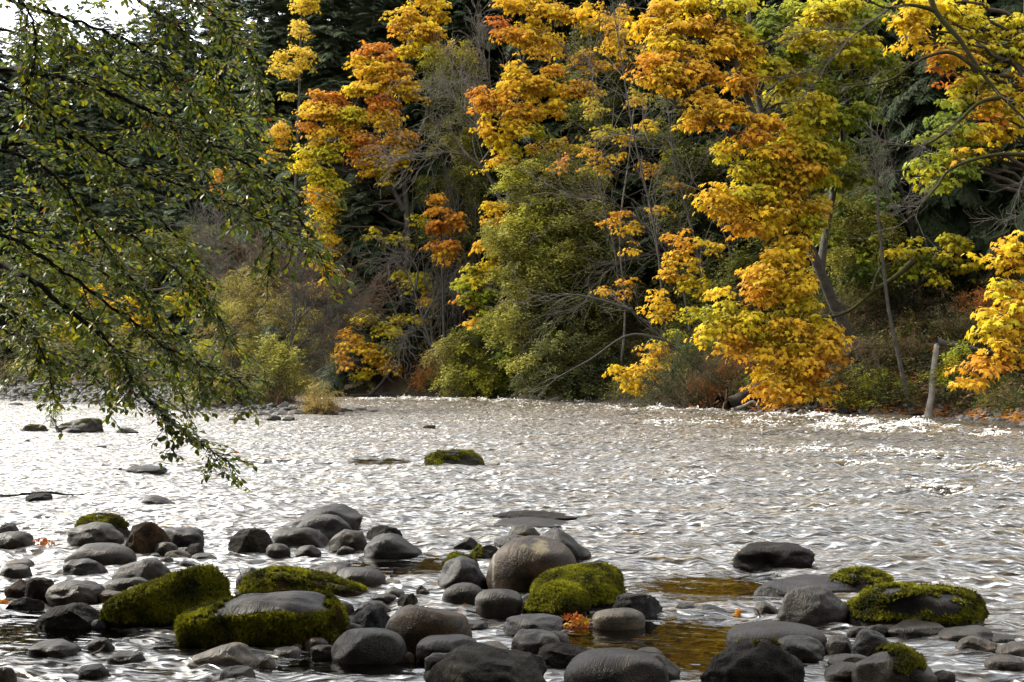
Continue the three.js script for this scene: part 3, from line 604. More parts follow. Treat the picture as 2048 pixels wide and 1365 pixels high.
function smallSpray(seed, leaves = 15, len = 0.42, size = 0.085, outline = OVAL4) {
  const r = rng(seed), list = [];
  for (let k = 0; k < leaves; k++) {
    const t = (k + r()) / leaves, side = k % 2 ? 1 : -1, s = size * (0.7 + 0.6 * r());
    const m = matrix(V(side * 0.03 + 0.10 * (r() - 0.5), 0.08 * (r() - 0.5) - 0.12 * t * t, (t - 0.35) * len), 0.5 * r(), side * (0.7 + 0.7 * r()), 0.9 * (r() - 0.5), s);
    list.push({ outline, mid: [0, 0.45, 0.0], m, tint: tinted(r, 0.8) });
  }
  return leafParts(r, list);
}
function needleBough(seed, dense = 1) {        // one unit long, along +z, hanging twigs either side
  const r = rng(seed), pos = [], idx = [], col = [];
  const blade = (p, q, w, droop, tint) => { const n = pos.length / 3, dx = q.x - p.x, dz = q.z - p.z, l = Math.hypot(dx, dz) || 1, ox = -dz / l * w, oz = dx / l * w;
    const mx = mix(p.x, q.x, 0.45), mz = mix(p.z, q.z, 0.45), my = mix(p.y, q.y, 0.45) + droop * 0.3;
    pos.push(p.x, p.y, p.z, mx + ox, my - w * 0.5, mz + oz, mx - ox, my - w * 0.5, mz - oz, q.x, q.y, q.z); for (let k = 0; k < 4; k++) col.push(tint, tint, tint); idx.push(n, n + 2, n + 1, n + 1, n + 2, n + 3); };
  const N = Math.round(26 * dense);
  for (let k = 0; k < N; k++) {
    const t = 0.06 + 0.94 * (k + r()) / N, axis = V(0.03 * Math.sin(t * 5), 0.06 * Math.sin(t * 3) - 0.22 * t * t, t), len = (0.10 + 0.26 * Math.sin(Math.PI * Math.min(1, t * 0.86 + 0.12))) * (0.6 + 0.6 * r());
    for (const s of [-1, 1]) {
      const tip = V(axis.x + s * len * (0.7 + 0.2 * r()), axis.y - len * (0.18 + 0.4 * r()), axis.z + len * (0.55 + 0.3 * r()));
      blade(axis, tip, 0.016, 0.02, 0.75 + 0.5 * r());
      for (let j = 1; j < 5; j++) { const u = j / 5, c = axis.clone().lerp(tip, u), l2 = 0.11 * (1.1 - u) * (0.6 + 0.8 * r()); for (const z of [-1, 1]) blade(c, V(c.x + s * l2 * 0.5 + z * l2 * 0.5, c.y - l2 * (0.2 + 0.5 * r()), c.z + l2 * (0.5 - 0.5 * z * s)), 0.015, 0.01, 0.7 + 0.6 * r()); }
    }
  }
  blade(V(0, 0, 0), V(0, -0.2, 1.05), 0.012, 0.05, 0.5);
  return geo(pos, idx, { color: col });
}
const sprays = {
  maple: [1, 2, 3].map(k => mapleSpray('maple' + k)),
  small: [1, 2, 3].map(k => smallSpray('small' + k)),
  fine: [1, 2].map(k => smallSpray('fine' + k, 22, 0.5, 0.05)),
  willow: [1, 2].map(k => smallSpray('willow' + k, 16, 0.5, 0.11, [[0, 0, 0], [0.13, 0.4, 0.03], [0, 1, -0.1], [-0.13, 0.4, 0.03]])),
  fir: [1, 2, 3].map(k => needleBough('fir' + k)),
};
const mapleLeaf = leafMaterial(0.42), smallLeaf = leafMaterial(0.3), needle = new THREE.MeshPhysicalMaterial({ specularIntensity: 0.2, color: 0xffffff, vertexColors: true, side: THREE.DoubleSide, roughness: 0.85 });
const C = {   // linear base colours of leaves
  o: [0.46, 0.225, 0.012], y: [0.50, 0.365, 0.010], g: [0.27, 0.275, 0.010], G: [0.085, 0.135, 0.011], r: [0.36, 0.11, 0.014], p: [0.52, 0.36, 0.06],
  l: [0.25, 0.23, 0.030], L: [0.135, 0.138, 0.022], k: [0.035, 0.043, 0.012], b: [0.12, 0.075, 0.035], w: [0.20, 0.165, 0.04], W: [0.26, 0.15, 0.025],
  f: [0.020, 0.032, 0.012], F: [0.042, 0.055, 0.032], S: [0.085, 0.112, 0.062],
};
function leafColor(codes, r, n) {
  const t = clamp(0.5 + n * 1.4 + 0.22 * (r() - 0.5)) * (codes.length - 1), a = C[codes[Math.floor(t)]], b = C[codes[Math.min(codes.length - 1, Math.floor(t) + 1)]], u = t % 1, k = 0.78 + 0.44 * r();
  return new THREE.Color(mix(a[0], b[0], u) * k, mix(a[1], b[1], u) * k, mix(a[2], b[2], u) * k);
}
/* a crown made of boughs; each bough: [px, py, rx px, ry px, metres nearer(-)/farther(+), colour letters, density]
   -> tufts of leaves in uneven layers round the twigs of the bough */
function foliage(tree, boughs, d0, kind, seed, { per = 15, scale = 1, mat = mapleLeaf, flat = 0.5, tuft = 0.42, name = 'foliage' } = {}) {
  const r = rng(seed), o = tree.position, sets = sprays[kind].map(() => new Scatter());
  for (const [px, py, rx, ry, dd = 0, codes = 'y', dens = 1] of boughs) {
    const d = d0 + dd, c = P(px, py, d).sub(o), X = rx * (kind === 'maple' ? 1.1 : 1.15) * d / FOCAL, Y = ry * (kind === 'maple' ? 1.0 : 1.2) * d / FOCAL, Z = Math.min(X, Y * 1.3) * 0.9 + 0.25;
    const area = Math.PI * X * Y, groups = Math.max(3, Math.round(area * 3.2 / (tuft * tuft * 6) * 1.0)), each = per * area * dens / groups;
    for (let g = 0; g < groups; g++) {
      let a, b, e; do { a = r() * 2 - 1; b = r() * 2 - 1; e = r() * 2 - 1; } while (a * a + b * b + e * e > 1);
      const f = 0.55 + 0.45 * Math.cbrt(r()), q = V(c.x + a * X * f, c.y + b * Y * f, c.z + e * Z * f), T = tuft * (0.6 + 0.8 * r());
      const out = Math.atan2(a * X, e * Z);
      const n = 0.42 * fbm((q.x + o.x) * 0.5, (q.y + o.y) * 0.5, q.z * 0.5 + seed.length, 2) + 0.15 * (r() - 0.5);
      let cnt = each * (0.5 + r()); cnt = Math.floor(cnt) + (r() < cnt % 1 ? 1 : 0);
      for (let k = 0; k < cnt; k++) {
        const gx = gauss(r), gz = gauss(r), s = scale * (0.75 + 0.55 * r());
        const p = V(q.x + gx * T, q.y + gauss(r) * T * flat - 0.28 * T * (gx * gx + gz * gz), q.z + gz * T);
        sets[Math.floor(r() * sets.length)].add(matrix(p, 0.35 * gauss(r) + 0.25, out + 1.2 * gauss(r), 0.35 * gauss(r), s), leafColor(codes, r, n + 0.12 * gauss(r)));
      }
    }
  }
  sets.forEach((s, k) => s.build(name, sprays[kind][k], mat, tree));
}
const grayBark = bark(0.095, 0.087, 0.075), darkBark = bark(0.075, 0.06, 0.048), paleBark = bark(0.26, 0.235, 0.20), mossBark = bark(0.045, 0.043, 0.014), twigBark = bark(0.17, 0.155, 0.13), brownBark = bark(0.14, 0.085, 0.05), wetBark = bark(0.045, 0.038, 0.032);
// limbs from the trunk's line to each bough, with twigs
function limbs(tree, trunk, boughs, d0, seed, { r0 = 0.10, mat = darkBark, twigs = 3, reach = 7 } = {}) {
  const r = rng(seed + 'limb'), o = tree.position, tb = new Tubes();
  for (const [px, py, rx, ry, dd = 0] of boughs) {
    const c = P(px, py, d0 + dd).sub(o); let best = null, bq = Infinity;
    for (const t of trunk) { const q = t.distanceTo(c) + Math.max(0, t.y - c.y + 0.6) * 1.5; if (q < bq) { bq = q; best = t; } }
    const L = best.distanceTo(c); if (L < 0.3 || L > (reach)) continue;
    const w = wander(best, c, r, 0.12, 9, 0.06), rr = clamp(r0 * (0.25 + L * 0.12), 0.02, r0);
    tb.add(w, t => mix(rr, 0.018, t), 6);
    for (let k = 0; k < twigs; k++) {
      const s = w[3 + Math.floor(r() * 6)], e = V(c.x + (r() - 0.5) * 2 * rx * d0 / FOCAL, c.y + (r() - 0.5) * 2 * ry * d0 / FOCAL, c.z + gauss(r) * 0.8);
      tb.add(wander(s, e, r, 0.16, 6, 0.03), t => mix(0.02, 0.006, t), 4);
    }
  }
  tb.build('limbs', mat, tree, true);
}
function trunkOf(tree, pts, r0, r1, mat, name = 'trunk', sides = 10, n = 22) {
  const c = curve(pts.map(p => p.clone().sub(tree.position)), n), tb = new Tubes();
  c.forEach((p, k) => { p.x += 0.25 * r0 * perlin.noise(k * 0.45, pts[0].x, 1); p.z += 0.25 * r0 * perlin.noise(k * 0.45, pts[0].x, 7); });
  tb.add(c, t => mix(r0, r1, t) * (1 + 0.5 * Math.exp(-t * 14)), sides); tb.build(name, mat, tree); return c;
}
function root(px, d) { const x = (px - 1024) * d / FOCAL; return V(x, ground(x, d) - 0.1, -d); }
/* maple: foot at (px, d); the stems as lists of [px, py, dd] */
function maple(label, px, d, stems, boughs, o = {}) {
  const foot = root(px, d), tree = thing('maple_tree', label, 'tree', [foot.x, foot.y, foot.z], o.group), lines = [];
  stems.forEach((s, k) => {
    const pts = s.map(([x, y, dd = 0]) => P(x, y, d + dd)); if (k === 0 && !o.hung) pts.unshift(foot.clone());
    const f = o.r || 0.2; lines.push(...trunkOf(tree, pts, k ? f * 0.55 : f, f * 0.28, o.bark || grayBark, k ? 'stem' : 'trunk'));
  });
  if (!lines.length) lines.push(...trunkOf(tree, [foot, foot.clone().add(V(0, 2, 0))], o.r || 0.2, 0.1, o.bark || grayBark));
  limbs(tree, lines, boughs, d, label, { r0: (o.r || 0.2) * 0.5, mat: o.limbBark || darkBark });
  foliage(tree, boughs, d, o.kind || 'maple', label, { per: 30, ...(o.leaf || {}) });
  return tree;
}
function conifer(label, px, d, topPy, width, o = {}) {
  const foot = o.at ? V(o.at[0], ground(o.at[0], o.at[1]) - 0.1, -o.at[1]) : root(px, d), H = o.at ? o.at[2] : EYE + (HORIZON - topPy) * d / FOCAL - foot.y, r = rng(label + px + d), tree = thing(o.name || 'fir_tree', label, 'tree', [foot.x, foot.y, foot.z], o.group);
  const tb = new Tubes(), top = V(gauss(r) * 0.3, H, gauss(r) * 0.3), line = wander(V(0, 0, 0), top, r, 0.01, 14);
  const rt = H * 0.013 + 0.05; tb.add(line, t => mix(rt, 0.015, t), 8); tb.build('trunk', o.bark || darkBark, tree);
  const sets = sprays.fir.map(() => new Scatter()), low = o.low ?? 0.08, gap = (o.gap || 0.30);
  for (let y = H * low; y < H - 0.2; y += gap * (0.6 + 0.8 * r())) {
    const t = y / H, reach = width * Math.pow(1 - t, o.taper || 0.75) * (0.75 + 0.5 * r()) + 0.18, n = o.n || 5, lean = perlin.noise(y * 0.4, px, 2);
    for (let k = 0; k < n; k++) {
      const a = r() * 6.283, len = reach * (0.55 + 0.6 * r()) * (1 + 0.2 * lean), down = (o.droop ?? 0.25) * (1 - 0.8 * t) + 0.25 * gauss(r) - 0.15 * t;
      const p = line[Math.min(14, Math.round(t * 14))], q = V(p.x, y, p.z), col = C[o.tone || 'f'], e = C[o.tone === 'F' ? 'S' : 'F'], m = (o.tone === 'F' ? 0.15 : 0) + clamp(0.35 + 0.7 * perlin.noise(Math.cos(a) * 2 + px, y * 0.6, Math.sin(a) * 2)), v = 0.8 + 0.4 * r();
      sets[Math.floor(r() * 3)].add(matrix(q, down, a, 0.3 * gauss(r), V(len * (0.8 + 0.3 * r()), len, len)), new THREE.Color(mix(col[0], e[0], m) * v, mix(col[1], e[1], m) * v, mix(col[2], e[2], m) * v));
      const more = Math.floor(len * 1.7);
      for (let j = 0; j < more; j++) { const u = 0.15 + 0.75 * r(), h = len * (0.22 + 0.26 * r()), aa = a + 0.9 * gauss(r), z = 0.75 + 0.5 * r(); sets[Math.floor(r() * 3)].add(matrix(V(q.x + Math.sin(a) * len * u * Math.cos(down), q.y - Math.sin(down) * len * u - 0.1 * u * u * len, q.z + Math.cos(a) * len * u * Math.cos(down)), down + 0.3 * (1 - t) + 0.3 * gauss(r), aa, 0.5 * gauss(r), h), new THREE.Color(mix(col[0], e[0], m) * z, mix(col[1], e[1], m) * z, mix(col[2], e[2], m) * z)); }
    }
  }
  sets.forEach((s, k) => s.build('needle_boughs', sprays.fir[k], needle, tree));
  return tree;
}
// bare crown: forking twigs
function fork(tb, p, dir, len, rad, depth, r, o) {
  const n = depth > 1 ? 7 : 5, pts = [p.clone()], d = dir.clone(); let q = p.clone();
  for (let k = 0; k < n; k++) {
    d.add(V(gauss(r) * o.wig, gauss(r) * o.wig + (o.lift || 0) * 0.1, gauss(r) * o.wig)).normalize(); q = q.clone().addScaledVector(d, len / n); pts.push(q);
    if (depth > 0 && k > 0 && r() < o.split) { const e = d.clone().applyAxisAngle(V(gauss(r), gauss(r), gauss(r)).normalize(), (0.4 + 0.6 * r()) * (r() < 0.5 ? -1 : 1)); fork(tb, q, e, len * (0.45 + 0.3 * r()), Math.max(rad * 0.5, o.min || 0.006), depth - 1, r, o); }
  }
  tb.add(pts, t => mix(rad, Math.max(rad * 0.3, o.min || 0.006), t), depth > 1 ? 6 : 4);
}
function bareTree(label, stems, d, o = {}) {      // stems: [[px,py,dd]...] drawn through; twigs fork from them
  const first = P(stems[0][0][0], stems[0][0][1], d + (stems[0][0][2] || 0)), tree = thing(o.name || 'bare_tree', label, o.cat || 'tree', [first.x, first.y, first.z], o.group), r = rng(label), tw = new Tubes();
  stems.forEach((s, k) => {
    const pts = s.map(([x, y, dd = 0]) => P(x, y, d + dd)), f = (o.r || 0.06) * (k ? 0.7 : 1);
    const c = trunkOf(tree, pts, f, f * 0.3, o.bark || grayBark, k ? 'branch' : 'trunk', 7, 18);
    c.forEach((p, i) => { if (i < (o.from ?? 5)) return; for (let z = 0; z < (o.n || 1); z++) { if (r() > (o.chance ?? 0.8)) continue;
      const t = c[Math.min(c.length - 1, i + 1)].clone().sub(c[i - 1]).normalize(), e = t.clone().add(V(gauss(r), gauss(r) + (o.up ?? 0.3), gauss(r)).multiplyScalar(o.spread || 0.8)).normalize();
      fork(tw, p, e, (o.len || 1.2) * (0.5 + 0.8 * r()), o.tw || 0.014, o.depth ?? 2, r, { wig: o.wig || 0.2, split: o.split || 0.45, min: o.min || 0.007 }); } });
  });
  tw.build('twigs', o.twig || twigBark, tree, true);
  return tree;
}
function shrub(label, px, d, boughs, o = {}) {
  const foot = root(px, d), bush = thing(o.name || 'shrub', label, o.cat || 'shrub', [foot.x, foot.y, foot.z], o.group), r = rng(label), tb = new Tubes();
  for (const [x, y, rx, ry, dd = 0] of boughs) for (let k = 0; k < (o.stems || 3); k++) {
    const c = P(x + gauss(r) * rx * 0.8, y - Math.abs(gauss(r)) * ry * 0.9, d + dd).sub(foot), s = V(c.x * 0.35 + gauss(r) * 0.3, 0, c.z * 0.35 + gauss(r) * 0.3);
    tb.add(wander(s, c, r, 0.12, 7, 0.03), t => mix(o.r || 0.022, 0.005, t), 4);
  }
  tb.build('stems', o.bark || brownBark, bush, true);
  foliage(bush, boughs, d, o.kind || 'small', label, { per: 60, mat: smallLeaf, tuft: 0.34, flat: 0.8, ...(o.leaf || {}) });
  return bush;
}
// ---------------------------------------------------------------- the wood on the far bank
// far conifers up the valley, seen through the hanging branches
const FAR = 'conifers on the hazy valley side';
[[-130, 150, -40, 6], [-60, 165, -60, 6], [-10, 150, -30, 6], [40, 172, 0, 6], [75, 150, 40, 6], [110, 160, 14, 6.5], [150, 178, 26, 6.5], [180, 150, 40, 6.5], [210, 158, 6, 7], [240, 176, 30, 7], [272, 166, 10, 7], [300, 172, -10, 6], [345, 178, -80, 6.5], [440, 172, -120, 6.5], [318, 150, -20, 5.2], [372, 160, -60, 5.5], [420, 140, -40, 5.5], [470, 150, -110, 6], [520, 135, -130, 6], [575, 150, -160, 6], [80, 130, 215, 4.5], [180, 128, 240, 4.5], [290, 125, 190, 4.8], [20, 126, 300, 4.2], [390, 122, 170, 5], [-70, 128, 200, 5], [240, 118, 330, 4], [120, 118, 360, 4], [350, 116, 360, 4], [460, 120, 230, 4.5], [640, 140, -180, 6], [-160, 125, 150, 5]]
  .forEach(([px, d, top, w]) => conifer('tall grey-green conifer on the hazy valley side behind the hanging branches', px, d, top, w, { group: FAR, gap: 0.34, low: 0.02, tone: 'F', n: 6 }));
// a second rank of conifers closes the wood behind
[[700, 118, -330, 5.5, 'silvery fir at the back above the orange and yellow maple'], [800, 114, -380, 5.5, 'tall back-rank fir above the shadowy hemlock'], [905, 112, -400, 5.5, 'tall back-rank fir above the pale grey-green alder'], [1010, 110, -420, 5.5, 'tall back-rank fir above the burnt orange crown'], [1090, 106, -420, 5.5, 'tall back-rank fir right of the burnt orange crown'], [1200, 104, -430, 5.5, 'tall back-rank fir above the grey twig thicket'], [1370, 98, -430, 5.5, 'tall back-rank fir above the left tip of the great maple'], [1530, 92, -440, 5.5, 'tall back-rank fir above the fork of the great maple'], [1680, 88, -440, 5.5, 'tall back-rank fir above the green side of the great maple'], [1840, 84, -440, 5.5, 'tall back-rank fir above the nearly black cedar'], [610, 122, -300, 5.5, 'tall hazy fir above the slim pale yellow maple'], [1960, 80, -440, 5, 'tall back-rank fir above the right edge maple']]
  .forEach(([px, d, top, w, label]) => conifer(label, px, d, top, w, { gap: 0.32, n: 7, low: 0.1 }));
// conifers of the near wood
conifer('tall silvery fir standing left of the orange and yellow maple', 668, 99, -170, 5.2, { tone: 'F', gap: 0.26, n: 6 });
conifer('tall dark fir just behind the pale yellow sapling by the valley', 560, 104, -150, 4.6, { tone: 'F', gap: 0.28, n: 6 });
conifer('fir filling the gap above the orange crowned maple', 745, 103, -190, 5, { tone: 'F', gap: 0.28, n: 6 });
conifer('dark drooping hemlock below the orange and yellow maple', 735, 90.5, 225, 3.6, { name: 'hemlock_tree', droop: 0.5, gap: 0.24, n: 6, low: 0.1 });
conifer('shadowy hemlock between the two orange maples', 850, 95, -60, 4.2, { name: 'hemlock_tree', droop: 0.5, gap: 0.26, n: 6 });
conifer('dark fir directly behind the middle orange maple', 960, 97, -180, 4.5, { gap: 0.28, n: 6 });
conifer('dark fir behind the bare grey thicket', 1130, 92, -220, 4.6, { gap: 0.28, n: 6 });
conifer('dark fir between the bare thicket and the great yellow maple', 1290, 84, -240, 4.4, { gap: 0.28, n: 6 });
conifer('dark fir behind the great yellow maple', 1450, 78, -280, 4.2, { gap: 0.28, n: 6 });
conifer('shaded fir above the leaning maple trunk', 1600, 72, -330, 4, { gap: 0.28, n: 6 });
conifer('nearly black cedar behind the slender grey sapling', 1765, 66, -330, 3.4, { name: 'cedar_tree', droop: 0.6, gap: 0.26, n: 7 });
conifer('black cedar with hanging sprays at the right', 1885, 61, -420, 3.2, { name: 'cedar_tree', droop: 0.75, gap: 0.22, n: 7, low: 0.12 });
conifer('dark cedar behind the right edge maple', 2010, 60, -420, 3.4, { name: 'cedar_tree', droop: 0.6, gap: 0.26, n: 7 });
conifer('dark cedar outside the right edge', 2140, 54, -420, 3.4, { name: 'cedar_tree', droop: 0.6, gap: 0.3, n: 6 });

maple('slim pale yellow maple beside the silvery fir', 585, 96, [[[590, 500], [594, 300], [600, 120], [604, -60]]], [
  [612, -10, 26, 36, 0, 'yp'], [600, 48, 20, 22, -0.5, 'py'], [590, 108, 40, 22, -1, 'py'], [572, 138, 32, 18, -1.5, 'py'], [556, 272, 22, 26, -1, 'yo'], [565, 240, 14, 16, 0, 'p'], [580, 190, 16, 14, 0, 'pg'], [545, 300, 12, 14, -0.5, 'yo'], [600, 330, 22, 16, 0, 'gy', 0.6],
], { r: 0.16, leaf: { scale: 0.85 } });
maple('orange and yellow maple with rust red tips left of centre', 790, 90.5, [[[800, 640], [815, 480], [806, 330], [800, 200], [820, 60], [830, -60]], [[808, 420, 0], [740, 300, -1], [700, 230, -1.6]], [[805, 350], [850, 240, -1], [870, 120, -1]]], [
  [845, -12, 34, 24, 0, 'oyo'], [872, 18, 26, 18, -0.5, 'oy'], [815, 30, 34, 22, -1, 'oy'], [850, 62, 40, 24, -1.5, 'yoy'], [836, 88, 46, 20, -1, 'y'], [790, 52, 18, 12, -1, 'o'],
  [728, 92, 26, 16, -2, 'ro'], [765, 100, 28, 24, -2, 'or'], [735, 128, 34, 22, -2.4, 'oy'], [790, 145, 46, 28, -2, 'yoy'], [750, 168, 44, 24, -2.6, 'yo'], [812, 182, 34, 22, -2, 'yo'], [765, 205, 36, 20, -2.2, 'oro'], [715, 178, 22, 14, -2.4, 'y'],
  [645, 190, 20, 14, -2, 'ro'], [676, 196, 24, 16, -2, 'or'], [628, 212, 24, 18, -2.4, 'oy'], [664, 222, 42, 20, -2.6, 'oy'], [705, 232, 44, 18, -2.4, 'yg'], [618, 248, 22, 12, -2.2, 'or'], [652, 262, 40, 18, -2.6, 'yo'], [718, 262, 40, 20, -2.2, 'roy'], [760, 232, 36, 20, -2, 'yo'],
  [625, 298, 26, 18, -2.2, 'yg'], [668, 294, 44, 18, -2.4, 'gy'], [738, 300, 36, 24, -2, 'rog'], [792, 262, 34, 22, -1.8, 'yor'], [805, 300, 26, 20, -1.6, 'yo'], [770, 318, 34, 20, -1.8, 'gyo'], [730, 338, 28, 14, -1.6, 'yo', 0.8], [762, 346, 18, 14, -1.6, 'yg'],
  [612, 322, 18, 12, -2, 'y'], [640, 338, 34, 16, -2, 'yg'], [660, 362, 42, 18, -1.6, 'yg'], [634, 388, 34, 18, -2, 'yo'], [650, 415, 40, 18, -1.6, 'y'], [640, 452, 30, 22, -1.8, 'yg'], [662, 482, 34, 24, -1.6, 'yo'], [640, 520, 26, 22, -1.6, 'y'], [660, 552, 30, 20, -1.4, 'yo'], [690, 560, 24, 18, -1, 'yg'], [628, 576, 24, 16, -1.6, 'yo'], [622, 626, 20, 18, -1.4, 'yg', 0.8],
], { r: 0.26 });
maple('low yellow maple hanging over the bare reddish slope', 800, 88.5, [[[806, 690], [790, 620], [760, 560]]], [
  [838, 560, 38, 16, -1, 'yg'], [862, 590, 26, 14, -1, 'yo'], [800, 540, 26, 14, 0, 'gy', 0.8], [770, 470, 34, 14, 0, 'gy', 0.5], [850, 440, 34, 14, 0, 'gy', 0.6], [810, 480, 20, 12, 0, 'gy', 0.5],
  [730, 632, 50, 18, -1.2, 'gy'], [770, 655, 40, 18, -1, 'yg'], [700, 670, 34, 16, -1.4, 'yo'], [720, 690, 36, 16, -1.4, 'yo'], [690, 712, 18, 18, -1.6, 'o'], [760, 712, 34, 16, -1.2, 'oy'], [775, 735, 30, 18, -1.2, 'yo'], [745, 690, 28, 14, -1, 'y'], [820, 640, 36, 16, -0.6, 'gy', 0.8], [720, 745, 22, 12, -1.4, 'gy', 0.8], [790, 690, 24, 20, -1, 'gk', 0.7],
], { r: 0.12, limbBark: darkBark });
maple('yellow maple low on the valley side behind the hanging branches', 320, 100, [[[300, 640], [290, 560]]], [
  [262, 605, 26, 16, 0, 'y'], [285, 630, 26, 20, 0, 'yo'], [255, 650, 20, 14, 0, 'y'], [185, 580, 24, 14, 2, 'yo'], [170, 490, 18, 12, 3, 'o'], [215, 600, 20, 14, 1, 'yo'], [310, 660, 30, 20, 0, 'yg'], [445, 335, 16, 12, 4, 'o'], [432, 372, 12, 18, 4, 'o'], [440, 395, 14, 12, 4, 'o'], [470, 560, 30, 22, 0, 'gy', 0.6], [360, 600, 40, 30, 2, 'gy', 0.6], [545, 500, 26, 40, 4, 'gy', 0.5], [560, 560, 30, 26, 2, 'yo', 0.7], [60, 610, 40, 20, 4, 'gb', 0.5], [140, 660, 50, 24, 3, 'gy', 0.5],
], { r: 0.2 });
maple('middle maple with a burnt orange crown', 1040, 81.5, [[[1022, 480], [1016, 400], [1030, 250], [1050, 100], [1060, -40]], [[1024, 300], [1000, 230, -1.5], [970, 190, -2]], [[1035, 220], [1120, 150, -1], [1190, 110, -1]]], [
  [1060, -12, 50, 22, 0, 'oy'], [1020, 12, 32, 18, -1, 'oy'], [1090, 18, 46, 18, -0.5, 'yo'], [990, 45, 30, 10, -1, 'ro'], [1015, 60, 44, 14, -1.4, 'o'], [1075, 48, 44, 18, -1, 'oyo'], [1060, 82, 38, 18, -1.2, 'yo'], [1110, 78, 30, 16, -0.5, 'oy', 0.8],
  [1150, 25, 34, 18, 0, 'oy', 0.8], [1195, 45, 30, 18, 0, 'oy', 0.7], [1165, 110, 32, 20, 0, 'yo', 0.7], [1225, 75, 34, 22, 0, 'o', 0.6], [1200, 135, 36, 16, 0, 'oy', 0.7], [1245, 30, 30, 20, 0, 'oy', 0.6], [1260, 120, 20, 16, 0, 'o', 0.5], [1100, 130, 36, 14, -1, 'yo', 0.8],
  [1035, 135, 36, 20, -1.4, 'oy'], [960, 182, 22, 12, -2, 'ro'], [985, 190, 34, 18, -2.2, 'o'], [1030, 178, 44, 24, -2, 'oyo'], [1085, 172, 40, 20, -1.6, 'oy'], [1140, 168, 40, 18, -1, 'yo'], [1180, 180, 26, 12, -1, 'oy', 0.7], [968, 205, 16, 10, -2.2, 'or'], [1000, 222, 40, 20, -2.4, 'oy'], [1050, 222, 40, 20, -2, 'oy'], [1110, 206, 32, 16, -1.4, 'oy', 0.8], [975, 250, 22, 16, -2.4, 'yo'], [1010, 255, 40, 20, -2.2, 'yo'], [1060, 255, 30, 14, -1.8, 'gy', 0.8], [1000, 280, 30, 14, -2, 'y'], [980, 325, 20, 8, -2, 'yo'], [1005, 318, 22, 14, -1.8, 'yo'], [1030, 300, 22, 16, -1.6, 'gy'], [1090, 290, 34, 14, -1, 'og', 0.6], [1150, 280, 40, 16, -1, 'og', 0.6],
], { r: 0.14, bark: grayBark });
maple('small orange maple low beside the grey dead tangle', 890, 85, [[[885, 560], [882, 470]]], [
  [876, 395, 14, 10, -1, 'o'], [885, 420, 22, 16, -1, 'or'], [880, 450, 26, 16, -1, 'ro'], [892, 480, 26, 16, -1, 'or'], [885, 505, 18, 12, -1, 'oy'], [905, 435, 18, 14, -1, 'or'], [900, 520, 12, 10, -1, 'o', 0.7],
], { r: 0.09 });
maple('yellow maple tucked in the olive alder thicket', 985, 82, [[[985, 640], [990, 540]]], [
  [990, 412, 26, 12, -1.2, 'yo'], [980, 432, 18, 14, -1.2, 'yo'], [1010, 445, 34, 18, -1, 'yo'], [985, 482, 30, 14, -1.4, 'oy'], [1015, 500, 36, 20, -1, 'yg'], [1000, 530, 34, 18, -1, 'yg'], [960, 545, 34, 16, -1.2, 'Gy'], [940, 580, 32, 22, -1.2, 'Gg'], [975, 600, 34, 26, -1.2, 'Gg'], [985, 650, 30, 26, -1.2, 'gG'], [1010, 700, 26, 24, -1, 'Gg'], [950, 640, 22, 16, -1.2, 'yo', 0.6], [930, 600, 14, 14, -1, 'ro', 0.7], [1055, 590, 30, 24, -1, 'yg', 0.6],
], { r: 0.12 });
